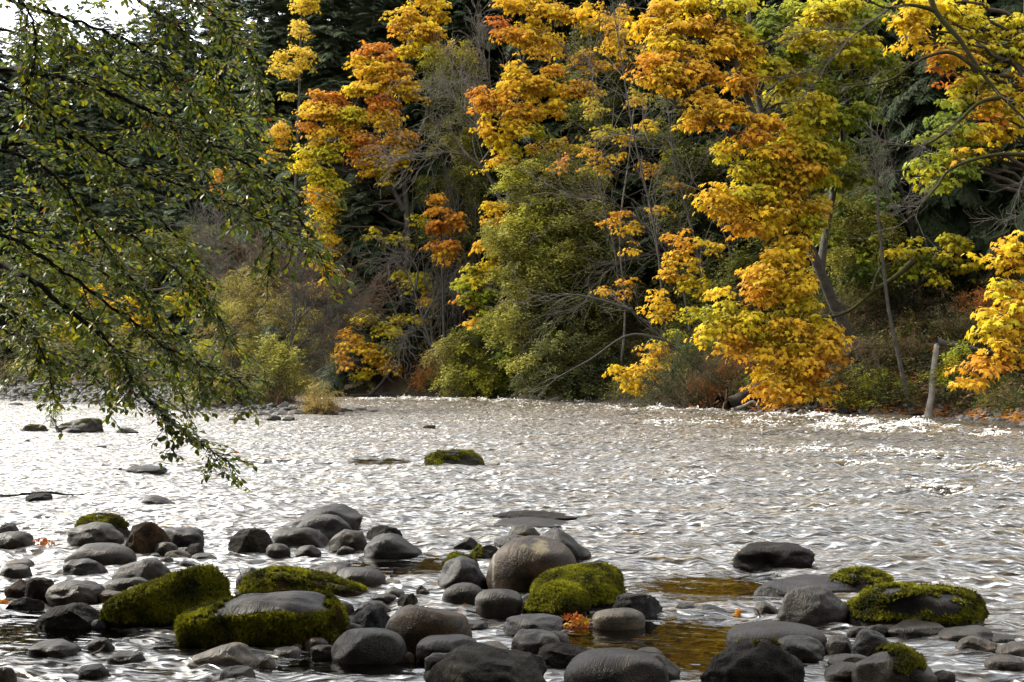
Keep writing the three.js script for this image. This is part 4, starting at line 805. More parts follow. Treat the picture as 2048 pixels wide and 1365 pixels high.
maple('great yellow maple with a leaning forked trunk', 1714, 57.5, [[[1712, 712], [1690, 655, -0.2], [1658, 585, -0.6], [1625, 505, -1], [1600, 440, -1], [1560, 340, -0.6], [1530, 250, -0.2], [1512, 170, 0], [1500, 60, 0.2], [1490, -80, 0.5]], [[1545, 300, -0.4], [1500, 210, -1], [1474, 130, -1.5], [1450, 40, -1.6], [1440, -60, -1.4]], [[1640, 545, -0.8], [1660, 420, 0.4], [1690, 260, 1.4], [1700, 80, 2], [1705, -60, 2.4]], [[1545, 300, -0.4], [1470, 265, -1.6], [1400, 232, -2.4]]], [
  [1340, 8, 34, 18, -1.5, 'yo'], [1400, 0, 40, 24, -1.5, 'y'], [1460, 0, 40, 24, -1.5, 'yg'], [1330, 42, 20, 14, -1.8, 'yo'], [1375, 45, 46, 22, -2, 'yoy'], [1440, 50, 46, 26, -2, 'yo'], [1490, 48, 36, 22, -1.6, 'yg'],
  [1350, 78, 34, 16, -2.2, 'y'], [1405, 92, 46, 22, -2.4, 'yo'], [1470, 90, 40, 20, -1.8, 'yo'], [1500, 80, 26, 18, -1.4, 'oy'],
  [1285, 128, 20, 14, -2.6, 'or'], [1310, 120, 30, 16, -2.6, 'o'], [1345, 128, 36, 18, -2.6, 'oy'], [1395, 135, 40, 18, -2.4, 'yo'], [1280, 155, 16, 10, -2.6, 'oy'], [1320, 150, 34, 12, -2.6, 'oy'], [1375, 165, 40, 16, -2.4, 'yo'], [1400, 148, 30, 14, -2.2, 'o'], [1345, 178, 22, 12, -2.4, 'oy'], [1395, 188, 20, 10, -2.2, 'yo'],
  [1380, 222, 24, 12, -3, 'oy'], [1420, 212, 36, 14, -3, 'oy'], [1410, 190, 22, 12, -2.6, 'yo'], [1460, 225, 40, 18, -3, 'yo'], [1500, 235, 40, 20, -2.8, 'yo'], [1400, 238, 16, 8, -3, 'or'], [1540, 250, 40, 22, -2.6, 'yo'], [1510, 260, 30, 14, -2.6, 'o'], [1575, 272, 36, 22, -2.2, 'yg'], [1560, 300, 44, 24, -2.4, 'yo'], [1610, 300, 40, 22, -2, 'yg'], [1520, 300, 26, 16, -2.2, 'gy'], [1600, 335, 40, 22, -2.2, 'yo'], [1545, 335, 38, 18, -2.4, 'yg'], [1635, 350, 30, 20, -1.8, 'gy'],
  [1440, 300, 26, 12, -2, 'gy', 0.8], [1460, 285, 22, 10, -2, 'yo', 0.7],
  [1420, 398, 26, 16, -3, 'yo'], [1450, 382, 32, 18, -3, 'yo'], [1490, 368, 36, 18, -2.8, 'gy'], [1440, 420, 30, 14, -3, 'oy'], [1480, 400, 34, 14, -2.8, 'yo'], [1530, 375, 40, 18, -2.6, 'yg'], [1520, 410, 32, 18, -2.6, 'yo'], [1580, 385, 36, 18, -2.4, 'yo'], [1540, 425, 36, 16, -2.6, 'yo'], [1490, 450, 30, 14, -2.8, 'o'], [1520, 448, 30, 14, -2.6, 'yo'], [1590, 425, 24, 16, -2, 'oy'], [1620, 400, 24, 18, -1.8, 'yo', 0.8],
  [1560, 60, 36, 26, 0, 'Gg'], [1540, 30, 30, 20, 0, 'Gg'], [1660, 10, 50, 30, -1.6, 'gy'], [1600, 70, 46, 30, -2, 'gy'], [1690, 90, 50, 34, -1.8, 'gy'], [1620, 200, 50, 26, -2.2, 'gy'], [1690, 210, 50, 30, -1.6, 'gG'], [1640, 300, 50, 26, -2, 'gy'], [1700, 350, 44, 34, 0.4, 'gG'], [1740, 30, 40, 36, -1, 'gG'], [1760, 110, 34, 36, -0.6, 'gG'], [1600, 250, 40, 24, -1, 'yg'], [1490, 150, 30, 18, -1.6, 'yo'], [1300, 30, 26, 20, -1.2, 'yo'], [1330, 90, 26, 16, -2, 'yo'], [1480, 330, 34, 18, -2.4, 'yg'], [1560, 360, 40, 22, -2.4, 'yo'], [1620, 440, 30, 20, -1.8, 'yg'], [1580, 105, 40, 26, -0.6, 'gG'], [1550, 140, 40, 18, -1, 'yg'], [1600, 20, 44, 26, 0.4, 'Gg'], [1650, 60, 44, 30, 1, 'gG'], [1640, 120, 44, 28, 0.6, 'gG'], [1570, 170, 34, 18, -0.8, 'gy'], [1620, 175, 44, 24, 0.2, 'Gg'], [1690, 30, 40, 34, 1.4, 'Gg'], [1710, 100, 36, 36, 1.6, 'gG'], [1680, 170, 40, 26, 1.2, 'gG'], [1590, 212, 40, 18, -0.6, 'gG'], [1640, 225, 44, 22, 0.4, 'Gg'], [1700, 235, 40, 24, 1.4, 'G'], [1730, 190, 26, 30, 1.6, 'Gk'], [1660, 280, 44, 24, 0.4, 'Gg'], [1720, 290, 34, 26, 1.4, 'Gk'], [1550, 118, 30, 14, -1.2, 'yg'], [1510, 118, 22, 12, -1.4, 'oy', 0.8], [1600, 140, 30, 16, -0.6, 'yg', 0.8], [1690, 330, 30, 22, 1, 'Gg', 0.7], [1620, 250, 30, 12, -0.8, 'gy', 0.7],
], { r: 0.27, leaf: { per: 36 } });
maple('golden maple boughs drooping low before the leaning trunk', 1600, 56.5, [[[1590, 740], [1575, 660, -0.4], [1560, 580, -1]]], [
  [1580, 462, 22, 18, -1.6, 'yo'], [1500, 620, 34, 18, -2.6, 'yg'], [1560, 640, 34, 20, -2.6, 'yo'], [1620, 620, 30, 18, -2.4, 'yg'], [1590, 560, 34, 20, -2.4, 'yo'], [1455, 615, 26, 18, -2.6, 'yG'], [1600, 490, 22, 18, -1.6, 'yo'], [1568, 490, 22, 14, -2, 'y'], [1535, 512, 26, 16, -2.4, 'yo'], [1570, 520, 36, 18, -2.4, 'y'], [1520, 540, 28, 16, -2.6, 'oy'], [1560, 550, 38, 20, -2.6, 'yo'], [1600, 540, 24, 20, -2, 'yo'], [1530, 575, 34, 18, -2.6, 'o'], [1565, 585, 34, 18, -2.4, 'yo'], [1600, 590, 24, 18, -2, 'yg'], [1510, 592, 20, 12, -2.6, 'oy'],
  [1440, 575, 20, 14, -2.4, 'yo', 0.8], [1460, 600, 20, 14, -2.4, 'yg', 0.8], [1418, 622, 22, 12, -2.8, 'Gy'], [1440, 640, 32, 16, -2.8, 'yg'], [1480, 630, 34, 16, -2.8, 'y'], [1425, 662, 24, 12, -2.8, 'yo'], [1470, 660, 36, 16, -2.8, 'yo'], [1515, 645, 34, 18, -2.6, 'gy'], [1500, 672, 36, 16, -2.8, 'o'], [1540, 660, 30, 18, -2.4, 'yg'], [1480, 695, 28, 12, -2.8, 'oy'], [1520, 700, 34, 16, -2.8, 'yo'], [1545, 690, 24, 16, -2.4, 'gy'],
  [1600, 650, 24, 12, -2.6, 'yo'], [1630, 655, 28, 16, -2.8, 'yo'], [1580, 675, 32, 16, -2.8, 'y'], [1620, 685, 36, 18, -2.8, 'yo'], [1660, 660, 20, 26, -2.4, 'oy'], [1655, 700, 22, 22, -2.6, 'o'], [1575, 705, 30, 14, -2.8, 'yo'], [1610, 720, 36, 16, -3, 'oy'], [1640, 735, 28, 18, -2.8, 'ro'], [1540, 740, 26, 12, -3, 'yo'], [1580, 748, 38, 16, -3, 'yo'], [1555, 772, 30, 16, -3.2, 'o'], [1600, 772, 34, 18, -3, 'oy'], [1640, 772, 22, 16, -2.8, 'oy'], [1550, 622, 24, 12, -2.4, 'yG', 0.7], [1600, 625, 26, 10, -2.2, 'gy', 0.7],
], { r: 0.13, leaf: { per: 33 } });
maple('small maple branch reaching low over the rapids', 1335, 66, [[[1345, 760], [1335, 660, -1], [1320, 580, -1]]], [
  [1240, 738, 24, 14, -3, 'oy'], [1268, 750, 30, 16, -3, 'yo'], [1296, 735, 24, 14, -2.8, 'oy'], [1310, 700, 24, 16, -2.4, 'yo'], [1330, 665, 22, 16, -2, 'gy'], [1275, 772, 16, 8, -3, 'yo'], [1318, 720, 20, 12, -2.6, 'y'], [1330, 690, 18, 14, -2.2, 'yo', 0.8],
  [1310, 590, 26, 20, -1.6, 'oy', 0.6], [1340, 545, 30, 22, -1.4, 'yo', 0.6], [1370, 510, 34, 24, -1, 'oy', 0.7], [1390, 560, 34, 24, -1, 'oyg', 0.7], [1350, 480, 26, 18, -1, 'o', 0.6], [1320, 620, 22, 18, -1.6, 'oy', 0.6], [1410, 480, 30, 18, -1, 'og', 0.6], [1395, 620, 26, 20, -1, 'gy', 0.6], [1400, 690, 26, 20, -1, 'gG', 0.5],
], { r: 0.09, leaf: { scale: 0.9 } });
maple('thin orange-leaved maple among the bare grey twigs', 1240, 74, [[[1250, 640], [1240, 460], [1260, 300], [1270, 200]]], [
  [1190, 20, 34, 20, -1, 'oy', 0.6], [1240, 60, 34, 22, -1, 'og', 0.6], [1290, 90, 26, 20, -1, 'ol', 0.5], [1210, 100, 34, 20, -1, 'oy', 0.6], [1270, 190, 34, 20, -1, 'lo', 0.5], [1180, 220, 34, 20, -1, 'lo', 0.5], [1220, 260, 34, 20, -1, 'og', 0.5], [1300, 260, 30, 22, -1, 'lk', 0.5], [1340, 370, 30, 22, -1, 'lo', 0.4], [1180, 300, 34, 18, -1, 'ol', 0.5], [1240, 422, 22, 10, -2, 'o', 0.7], [1260, 445, 30, 10, -2, 'oy', 0.8], [1225, 440, 16, 12, -2, 'o', 0.7], [1250, 265, 22, 12, -1, 'oy', 0.6], [1240, 300, 16, 12, -1, 'yo', 0.6], [1310, 415, 18, 14, -1.4, 'oy', 0.6], [1205, 575, 18, 12, -2, 'oy', 0.7], [1240, 560, 16, 12, -2, 'o', 0.6], [1255, 590, 14, 12, -2, 'o', 0.6], [1290, 250, 20, 14, -1, 'oy', 0.5], [1300, 330, 24, 18, -1, 'og', 0.4], [1330, 300, 24, 18, -1, 'gk', 0.4], [1200, 330, 26, 14, -1, 'og', 0.5], [1140, 318, 30, 12, -2, 'or', 0.5], [1265, 500, 20, 14, -2, 'yo', 0.5],
], { r: 0.08, bark: twigBark, leaf: { scale: 0.8 } });
maple('yellow and green maple at the right edge behind the mossy limb', 2060, 50, [[[2070, 560], [2075, 300], [2060, 100], [2050, -80]]], [
  [1820, 30, 26, 22, -1, 'yo'], [1835, 62, 20, 22, -1, 'yo'], [1850, 5, 36, 18, -1, 'y'], [1815, 80, 14, 14, -1, 'yo'], [1890, 22, 34, 20, -0.5, 'yg'], [1940, 10, 36, 18, 0, 'gy'], [1925, 70, 30, 22, -0.5, 'gy'], [1890, 95, 26, 18, -1, 'oy'], [1960, 60, 38, 22, 0, 'yg'], [2010, 40, 40, 26, 0, 'gy'], [1885, 118, 20, 14, -1, 'or'], [1930, 105, 36, 18, -0.6, 'yo'], [1980, 110, 40, 22, 0, 'yg'], [2030, 100, 36, 26, 0, 'gy'], [1930, 150, 34, 20, -0.4, 'yg'], [1990, 160, 44, 24, 0, 'gy'], [2040, 170, 30, 26, 0, 'yo'], [1920, 185, 30, 18, -0.4, 'Gy'], [1980, 200, 40, 22, 0, 'yo'], [2030, 225, 34, 26, 0, 'yg'], [1905, 230, 30, 20, -0.6, 'gG'], [1950, 245, 36, 22, -0.4, 'gyo'], [2010, 260, 30, 22, 0, 'oy'], [1880, 268, 34, 20, -0.8, 'Gg'], [1930, 285, 40, 20, -0.6, 'gG'], [1910, 305, 20, 16, -1, 'oy'], [1870, 310, 34, 20, -0.9, 'gG'], [1920, 330, 44, 18, -0.7, 'Gg'], [1850, 340, 24, 14, -1, 'gy'], [1890, 350, 36, 14, -0.9, 'gG'], [1980, 300, 30, 16, -0.3, 'gy', 0.7], [1985, 240, 14, 22, -0.4, 'ro', 0.7], [1870, 150, 12, 14, -1, 'or', 0.8], [2040, 300, 24, 20, 0, 'gy', 0.6],
], { r: 0.24, leaf: { per: 31 } });
maple('orange maple spray hanging low at the right edge', 2120, 44, [[[2110, 640], [2090, 480, -0.6]]], [
  [2030, 478, 22, 20, -1, 'oy'], [2010, 500, 22, 14, -1.2, 'yo'], [2040, 515, 16, 18, -1, 'yo'], [1978, 512, 12, 20, -1.2, 'oy'], [2035, 560, 24, 22, -1, 'yo'], [2010, 575, 20, 18, -1.2, 'yg'], [2030, 610, 30, 24, -1.2, 'oy'], [1990, 645, 26, 20, -1.4, 'Gy'], [2025, 650, 28, 22, -1.2, 'yo'], [1985, 680, 24, 16, -1.4, 'oy'], [1955, 712, 24, 14, -1.6, 'o'], [1985, 715, 22, 14, -1.4, 'ro'], [1945, 745, 18, 16, -1.6, 'oy'], [2005, 700, 20, 16, -1.4, 'oy'], [2045, 690, 16, 24, -1, 'yo'], [1975, 735, 10, 12, -1.4, 'o', 0.8],
], { r: 0.12, leaf: { per: 37 } });
maple('shaded yellow-green maple boughs under the black cedar', 1830, 59, [[[1820, 640], [1830, 560]]], [
  [1840, 488, 40, 12, -1.5, 'gy'], [1890, 480, 44, 12, -1.5, 'gy'], [1930, 478, 24, 10, -1.4, 'yg'], [1860, 520, 40, 14, -1.4, 'gG'], [1920, 515, 34, 14, -1.4, 'gy'], [1790, 540, 40, 20, -1, 'Gg', 0.7], [1800, 500, 30, 16, -1, 'gy', 0.7], [1870, 550, 24, 12, -1.4, 'yg', 0.6], [1760, 500, 30, 30, 0, 'Gg', 0.6], [1720, 540, 40, 30, 0, 'Gk', 0.6], [1690, 480, 40, 34, 0.5, 'Gg', 0.7], [1700, 400, 44, 34, 1, 'Gk', 0.7], [1760, 420, 40, 40, 1, 'Gk', 0.6], [1650, 470, 24, 30, 0.5, 'gG', 0.6],
], { r: 0.1 });

// leafy understorey that closes the wood behind the maples
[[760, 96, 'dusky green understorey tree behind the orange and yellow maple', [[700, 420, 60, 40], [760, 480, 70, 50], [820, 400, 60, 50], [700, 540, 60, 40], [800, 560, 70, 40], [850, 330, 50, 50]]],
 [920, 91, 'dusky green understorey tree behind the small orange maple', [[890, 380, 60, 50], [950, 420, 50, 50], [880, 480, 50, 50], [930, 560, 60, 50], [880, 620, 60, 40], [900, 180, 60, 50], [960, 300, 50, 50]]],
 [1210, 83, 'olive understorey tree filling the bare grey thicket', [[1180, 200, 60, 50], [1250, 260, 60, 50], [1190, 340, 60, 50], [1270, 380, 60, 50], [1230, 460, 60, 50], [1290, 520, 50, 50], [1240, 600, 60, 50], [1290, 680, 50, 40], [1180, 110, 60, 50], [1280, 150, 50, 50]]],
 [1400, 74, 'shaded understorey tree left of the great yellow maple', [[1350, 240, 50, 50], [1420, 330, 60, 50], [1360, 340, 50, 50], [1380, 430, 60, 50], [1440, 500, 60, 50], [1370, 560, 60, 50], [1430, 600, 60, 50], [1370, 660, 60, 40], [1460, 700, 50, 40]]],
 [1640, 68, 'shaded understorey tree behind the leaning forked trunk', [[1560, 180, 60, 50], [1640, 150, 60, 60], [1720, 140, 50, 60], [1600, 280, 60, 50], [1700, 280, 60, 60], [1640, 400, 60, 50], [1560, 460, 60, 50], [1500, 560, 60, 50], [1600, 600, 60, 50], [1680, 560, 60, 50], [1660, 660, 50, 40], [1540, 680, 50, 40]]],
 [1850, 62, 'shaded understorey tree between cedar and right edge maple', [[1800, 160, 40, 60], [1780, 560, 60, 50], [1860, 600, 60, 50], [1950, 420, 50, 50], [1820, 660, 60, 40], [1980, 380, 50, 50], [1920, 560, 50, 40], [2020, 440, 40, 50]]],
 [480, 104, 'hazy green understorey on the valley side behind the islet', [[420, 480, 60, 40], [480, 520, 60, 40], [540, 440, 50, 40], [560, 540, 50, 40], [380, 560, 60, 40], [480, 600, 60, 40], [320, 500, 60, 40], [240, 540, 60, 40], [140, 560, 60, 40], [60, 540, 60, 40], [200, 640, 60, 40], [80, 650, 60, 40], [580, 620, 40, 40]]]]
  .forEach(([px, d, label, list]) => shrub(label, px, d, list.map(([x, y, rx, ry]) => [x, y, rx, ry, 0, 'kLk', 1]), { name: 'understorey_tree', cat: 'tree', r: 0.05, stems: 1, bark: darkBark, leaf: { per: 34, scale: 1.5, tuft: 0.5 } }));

// alders, dogwoods and willows of small leaf
shrub('olive alder with fine leaves, tallest in the middle of the far bank', 1090, 78, [
  [1080, 330, 60, 26, 0, 'lL'], [1130, 350, 60, 26, 0, 'lL'], [1010, 470, 44, 40, -1, 'lL'], [1030, 560, 50, 44, -1.2, 'lL'], [1020, 640, 50, 44, -1.4, 'lL'], [1190, 430, 50, 40, -0.6, 'lL'], [1230, 500, 44, 44, -0.4, 'Lk'], [1170, 360, 50, 34, 0, 'lL'], [1040, 350, 44, 26, -0.4, 'lg'], [1240, 580, 44, 44, -0.4, 'Lk'], [1040, 380, 40, 24, 0, 'lL', 0.8], [1090, 390, 70, 30, -0.5, 'lLg'], [1150, 400, 50, 30, 0, 'Ll'], [1060, 440, 50, 30, -0.8, 'lg'], [1110, 450, 70, 34, -1, 'lLg'], [1170, 460, 50, 34, -0.4, 'Lk'], [1070, 500, 60, 34, -1, 'lLg'], [1130, 510, 70, 36, -1.2, 'Ll'], [1190, 530, 50, 40, -0.6, 'kL'], [1090, 560, 60, 36, -1.2, 'Ll'], [1150, 580, 60, 40, -1.2, 'Lk'], [1080, 620, 56, 36, -1.2, 'Lk'], [1140, 640, 70, 40, -1.4, 'Lk'], [1200, 620, 50, 44, -1, 'kL'],
], { name: 'alder_tree', cat: 'tree', r: 0.045, bark: grayBark, leaf: { per: 50, scale: 1.45 } });
shrub('dark green alder skirt trailing into the rapids', 1140, 75, [
  [1100, 690, 60, 34, -0.6, 'Lk'], [1160, 700, 60, 36, -0.6, 'kL'], [1060, 720, 50, 30, -0.4, 'Ll'], [1220, 700, 50, 40, -0.4, 'kL'], [1110, 740, 60, 30, -1, 'Lk'], [1180, 750, 60, 30, -1, 'k'], [1250, 740, 44, 40, -0.6, 'k'], [1150, 785, 60, 20, -1.4, 'kL'], [1230, 785, 50, 20, -1, 'k'], [1070, 765, 40, 22, -0.8, 'Lk'],
], { leaf: { per: 50, scale: 1.4 } });
shrub('pale grey-green alder beside the shadowy hemlock', 900, 88, [
  [905, 95, 50, 16, 0, 'lp'], [880, 110, 44, 16, 0, 'lg'], [930, 120, 34, 20, 0, 'lL', 0.7], [895, 130, 30, 14, 0, 'gl'], [925, 250, 34, 18, -1, 'lL'], [905, 275, 40, 18, -1, 'l'], [940, 220, 26, 30, 0, 'Ll', 0.8], [890, 300, 40, 14, -1, 'lL'], [935, 330, 34, 20, -1, 'Ll', 0.8], [870, 250, 24, 20, 0, 'Lk', 0.6], [945, 170, 26, 24, 0, 'Lk', 0.6], [950, 360, 30, 24, -1, 'Lk', 0.7], [930, 460, 24, 30, -1, 'Lk', 0.8], [925, 500, 22, 24, -1, 'Lk', 0.7], [1180, 230, 40, 40, 0, 'Lk', 0.5], [1250, 200, 40, 40, 0, 'Lk', 0.4],
], { name: 'alder_tree', cat: 'tree', r: 0.05, bark: grayBark, leaf: { per: 57, scale: 1.15 } });
shrub('rounded olive bush at the water under the yellow-green maple', 945, 82.5, [
  [900, 690, 34, 28, 0, 'lL'], [930, 665, 30, 20, 0.5, 'lL'], [880, 715, 24, 20, 0, 'bl'], [930, 720, 40, 28, -0.4, 'lg'], [960, 700, 30, 28, 0, 'Lk'], [905, 750, 44, 24, -0.6, 'lL'], [950, 755, 40, 24, -0.6, 'gl'], [990, 745, 36, 28, -0.4, 'gk'], [1030, 750, 34, 30, -0.2, 'gk'], [930, 780, 40, 14, -0.8, 'kl'], [1000, 780, 40, 14, -0.6, 'kg'],
], { leaf: { per: 50, scale: 1.4 } });
shrub('brown-leaved dogwood bush at the foot of the dead tangle', 860, 86, [[860, 735, 26, 24, 0, 'bW'], [850, 760, 30, 20, -0.4, 'br'], [880, 765, 30, 20, -0.4, 'bl'], [835, 775, 26, 12, -0.4, 'b'], [870, 700, 20, 20, 0, 'bl', 0.7]], { kind: 'fine', leaf: { per: 78 } });
shrub('dark alder mass behind the drooping golden maple', 1700, 60, [[1690, 430, 60, 46, -1, 'Ll'], [1740, 460, 60, 46, -0.6, 'Ll'], [1680, 510, 50, 46, -0.6, 'lL'], [1730, 540, 50, 40, 0, 'kL'], [1700, 590, 40, 30, -0.4, 'kL'], [1770, 590, 50, 40, 0, 'kb'], [1720, 370, 50, 30, 1, 'Lk'], [1650, 440, 40, 30, 0, 'Lk', 0.6]], { name: 'alder_tree', cat: 'tree', leaf: { per: 57 } });
shrub('low green herbs and fern at the foot of the slender grey sapling', 1770, 54.5, [[1720, 770, 30, 20, 0, 'gl'], [1760, 760, 30, 22, 0.4, 'gk'], [1800, 765, 34, 22, 0, 'gG'], [1840, 760, 26, 24, 0.3, 'gk'], [1700, 795, 26, 12, -0.3, 'gl'], [1750, 800, 34, 12, -0.3, 'lg'], [1690, 735, 30, 24, 0.8, 'bk', 0.7], [1740, 700, 40, 30, 1.2, 'bk', 0.7], [1800, 690, 40, 34, 1.4, 'kb', 0.7], [1840, 650, 40, 34, 2, 'kb', 0.7]], { kind: 'willow', leaf: { per: 78 } });
shrub('brownish bramble between the root wad and the rapids', 1430, 59.5, [[1400, 740, 34, 24, 0, 'kb'], [1370, 770, 34, 22, 0, 'kb'], [1420, 770, 30, 20, -0.2, 'br'], [1440, 740, 30, 26, 0.4, 'bk'], [1470, 735, 26, 26, 0.8, 'br'], [1390, 795, 30, 12, -0.3, 'bk'], [1360, 730, 34, 30, 0.6, 'k'], [1320, 770, 40, 30, 0.4, 'k'], [1300, 795, 40, 14, 0, 'k'], [1470, 770, 20, 16, 0.2, 'b'], [1350, 690, 40, 34, 1, 'k'], [1430, 690, 34, 30, 1.4, 'kb', 0.7]], { kind: 'fine', leaf: { per: 88 } });
shrub('green sapling leaves beside the broken snag', 1925, 50.5, [[1905, 715, 22, 20, -0.3, 'gy'], [1920, 690, 26, 16, -0.2, 'Gg'], [1895, 745, 22, 18, -0.3, 'gG'], [1930, 735, 20, 22, 0, 'Gk'], [1960, 770, 34, 26, 0.3, 'Gk'], [2010, 770, 40, 30, 0, 'Gk'], [1915, 775, 26, 20, 0, 'kG'], [1990, 810, 50, 16, -0.6, 'kG']], { leaf: { per: 62 } });
shrub('rust-brown thicket on the slope under the black cedar', 1980, 54, [[1950, 600, 34, 30, 0, 'br'], [1990, 570, 40, 34, 0.5, 'bk'], [1930, 650, 34, 34, 0, 'bk'], [1970, 660, 34, 30, 0, 'kb'], [2030, 640, 34, 40, 0.5, 'kb'], [1900, 620, 30, 30, 0.5, 'kb', 0.7]], { kind: 'fine', leaf: { per: 78 } });
// the islet
shrub('broad olive willow bush on the gravel islet', 500, 60, [
  [450, 580, 44, 40, 2, 'bl', 0.7], [520, 570, 50, 44, 2, 'bl', 0.7], [590, 600, 50, 44, 1, 'bl', 0.7], [420, 600, 40, 44, 2, 'bl', 0.7], [640, 690, 40, 44, 0, 'bl', 0.7], [480, 660, 50, 40, 0, 'lb', 0.9], [430, 640, 34, 40, 1, 'lb', 0.6], [480, 620, 40, 40, 0, 'lb', 0.6], [540, 640, 44, 44, 0, 'lb', 0.6], [400, 700, 36, 34, 0, 'lg', 0.8], [450, 690, 40, 36, 0, 'lw', 0.8], [510, 700, 44, 36, -0.5, 'lw'], [570, 700, 40, 40, -0.5, 'lg', 0.8], [410, 755, 34, 30, -0.5, 'wl'], [460, 750, 40, 34, -1, 'lw'], [520, 760, 40, 32, -1, 'Lw'], [575, 755, 40, 34, -1, 'Ll'], [430, 795, 40, 22, -1, 'wl'], [500, 795, 44, 22, -1.4, 'Lb'], [560, 795, 40, 22, -1.4, 'Lb'], [610, 760, 30, 36, -1, 'lw'], [600, 660, 30, 40, 0, 'lb', 0.5], [385, 790, 24, 24, -0.6, 'wl'],
], { kind: 'willow', name: 'willow_bush', r: 0.025, stems: 6, bark: grayBark, leaf: { per: 95, scale: 0.8 } });
shrub('green-leaved young cottonwood on the islet', 560, 57.5, [[545, 690, 22, 16, -0.5, 'lL'], [560, 720, 30, 18, -0.5, 'lL'], [540, 745, 26, 20, -0.5, 'Lk'], [575, 745, 22, 18, -0.6, 'lL'], [590, 700, 16, 24, -0.4, 'lL', 0.7], [520, 725, 22, 18, -0.4, 'Lb']], { leaf: { per: 40, scale: 1.3 } });
shrub('small straw-orange bush at the tip of the islet', 640, 54.2, [[625, 790, 20, 18, 0, 'Ww'], [650, 785, 22, 22, 0, 'wW'], [640, 810, 30, 14, -0.2, 'Wb'], [660, 805, 16, 16, -0.1, 'wb'], [612, 808, 20, 14, -0.2, 'wW'], [640, 765, 16, 14, 0, 'w', 0.6]], { kind: 'fine', leaf: { per: 120, tuft: 0.25 } });
shrub('grey-green willow scrub on the gravel bar behind the hanging branches', 170, 84, [[90, 775, 30, 14, 0, 'gl'], [150, 785, 30, 12, -1, 'lL'], [60, 740, 40, 24, 2, 'bl', 0.7], [200, 740, 50, 26, 3, 'bL', 0.7], [290, 720, 44, 34, 0, 'Lb', 0.7], [340, 760, 40, 26, -4, 'lL', 0.8], [20, 740, 40, 24, 3, 'kb', 0.7], [250, 690, 50, 30, 5, 'Lb', 0.6], [130, 700, 60, 30, 6, 'Lb', 0.6], [10, 690, 50, 30, 6, 'kb', 0.6]], { kind: 'willow', leaf: { per: 31, scale: 1.2 } });
shrub('leafy shoot growing from the blocky mossy rock', 107, 41.2, [[107, 826, 10, 12, 0, 'G'], [112, 808, 8, 8, 0, 'Gg'], [104, 842, 8, 8, 0, 'kG']], { name: 'leafy_shoot', cat: 'plant', stems: 2, r: 0.008, leaf: { per: 156, tuft: 0.1, scale: 0.55 } });

// bare and dead wood
bareTree('dead grey tangle of drooping twigs left of the middle', [[[905, 800], [880, 740], [862, 690], [840, 620], [820, 560], [800, 530]], [[862, 690], [840, 660], [815, 670], [800, 700]], [[845, 640], [870, 600], [900, 580]], [[830, 580], [835, 540], [815, 510], [790, 515]], [[890, 600], [900, 570], [930, 560], [960, 555]], [[868, 700], [862, 660], [866, 620], [880, 600]]], 85.5, { r: 0.11, len: 1.8, depth: 2, n: 2, wig: 0.36, up: -0.2, tw: 0.018, min: 0.008, twig: twigBark });
bareTree('bare grey alder branches reaching left from the olive thicket', [[[1010, 420], [960, 330], [900, 305], [840, 320]], [[960, 330], [1000, 260], [985, 180], [960, 120]], [[1000, 300], [950, 250], [900, 190]]], 83, { r: 0.09, len: 2.4, depth: 3, n: 2, wig: 0.2, tw: 0.022, min: 0.010 });
const THICKET = 'bare trees of the grey twig thicket';
[[[1330, 640], [1310, 460], [1270, 280], [1240, 100], [1220, -30]], [[1420, 640], [1390, 480], [1350, 330], [1330, 160], [1300, 20]], [[1240, 620], [1230, 500], [1200, 380], [1190, 240], [1180, 120]], [[1480, 640], [1460, 500], [1400, 380], [1310, 290], [1200, 260]], [[1380, 660], [1360, 560], [1290, 450], [1200, 400], [1120, 390]], [[1440, 560], [1380, 520], [1300, 510], [1220, 540], [1180, 600]]]
  .forEach((s, k) => bareTree(['bare grey tree leading up the left of the twig thicket', 'tallest bare stem just left of the great yellow maple', 'slim bare alder at the thicket edge above the olive alder', 'long bare bough arching left below the orange maple crown', 'bare bough stretching left across the dark wood', 'lowest bare bough bending down over the rapids'][k], [s], 69 + (k % 3) * 2.5, { r: 0.06, len: 2.3, depth: 2, n: 2, wig: 0.2, tw: 0.016, min: 0.007, from: 3, group: THICKET, spread: 1.0, up: 0.1 }));
bareTree('fallen slender trunk slanting into the rapids left of the root wad', [[[1455, 800], [1400, 740], [1330, 680], [1262, 620]], [[1262, 620], [1200, 600], [1130, 590], [1080, 610]], [[1330, 680], [1260, 670], [1180, 720], [1110, 760], [1080, 790]]], 62.5, { r: 0.09, len: 1.6, depth: 2, n: 1, tw: 0.014, min: 0.008, bark: grayBark, from: 9, name: 'fallen_tree' });
bareTree('long pale dead boughs hanging across the cedar at the right', [[[1500, 1040 - 600], [1560, 380], [1640, 330], [1720, 290]], [[1640, 335], [1700, 350], [1760, 330]]], 57, { r: 0.04, len: 1.3, depth: 2, n: 1, tw: 0.010, min: 0.007, name: 'dead_branch', cat: 'branch', from: 2 });
bareTree('grey bare boughs crossing the green part of the great maple', [[[1790, 10], [1720, 60], [1640, 130], [1560, 160]], [[1720, 60], [1640, 60], [1570, 80]], [[1660, 120], [1620, 180], [1560, 220]]], 54, { r: 0.04, len: 1.2, depth: 1, n: 2, tw: 0.010, min: 0.005, name: 'dead_branch', cat: 'branch', from: 2 });
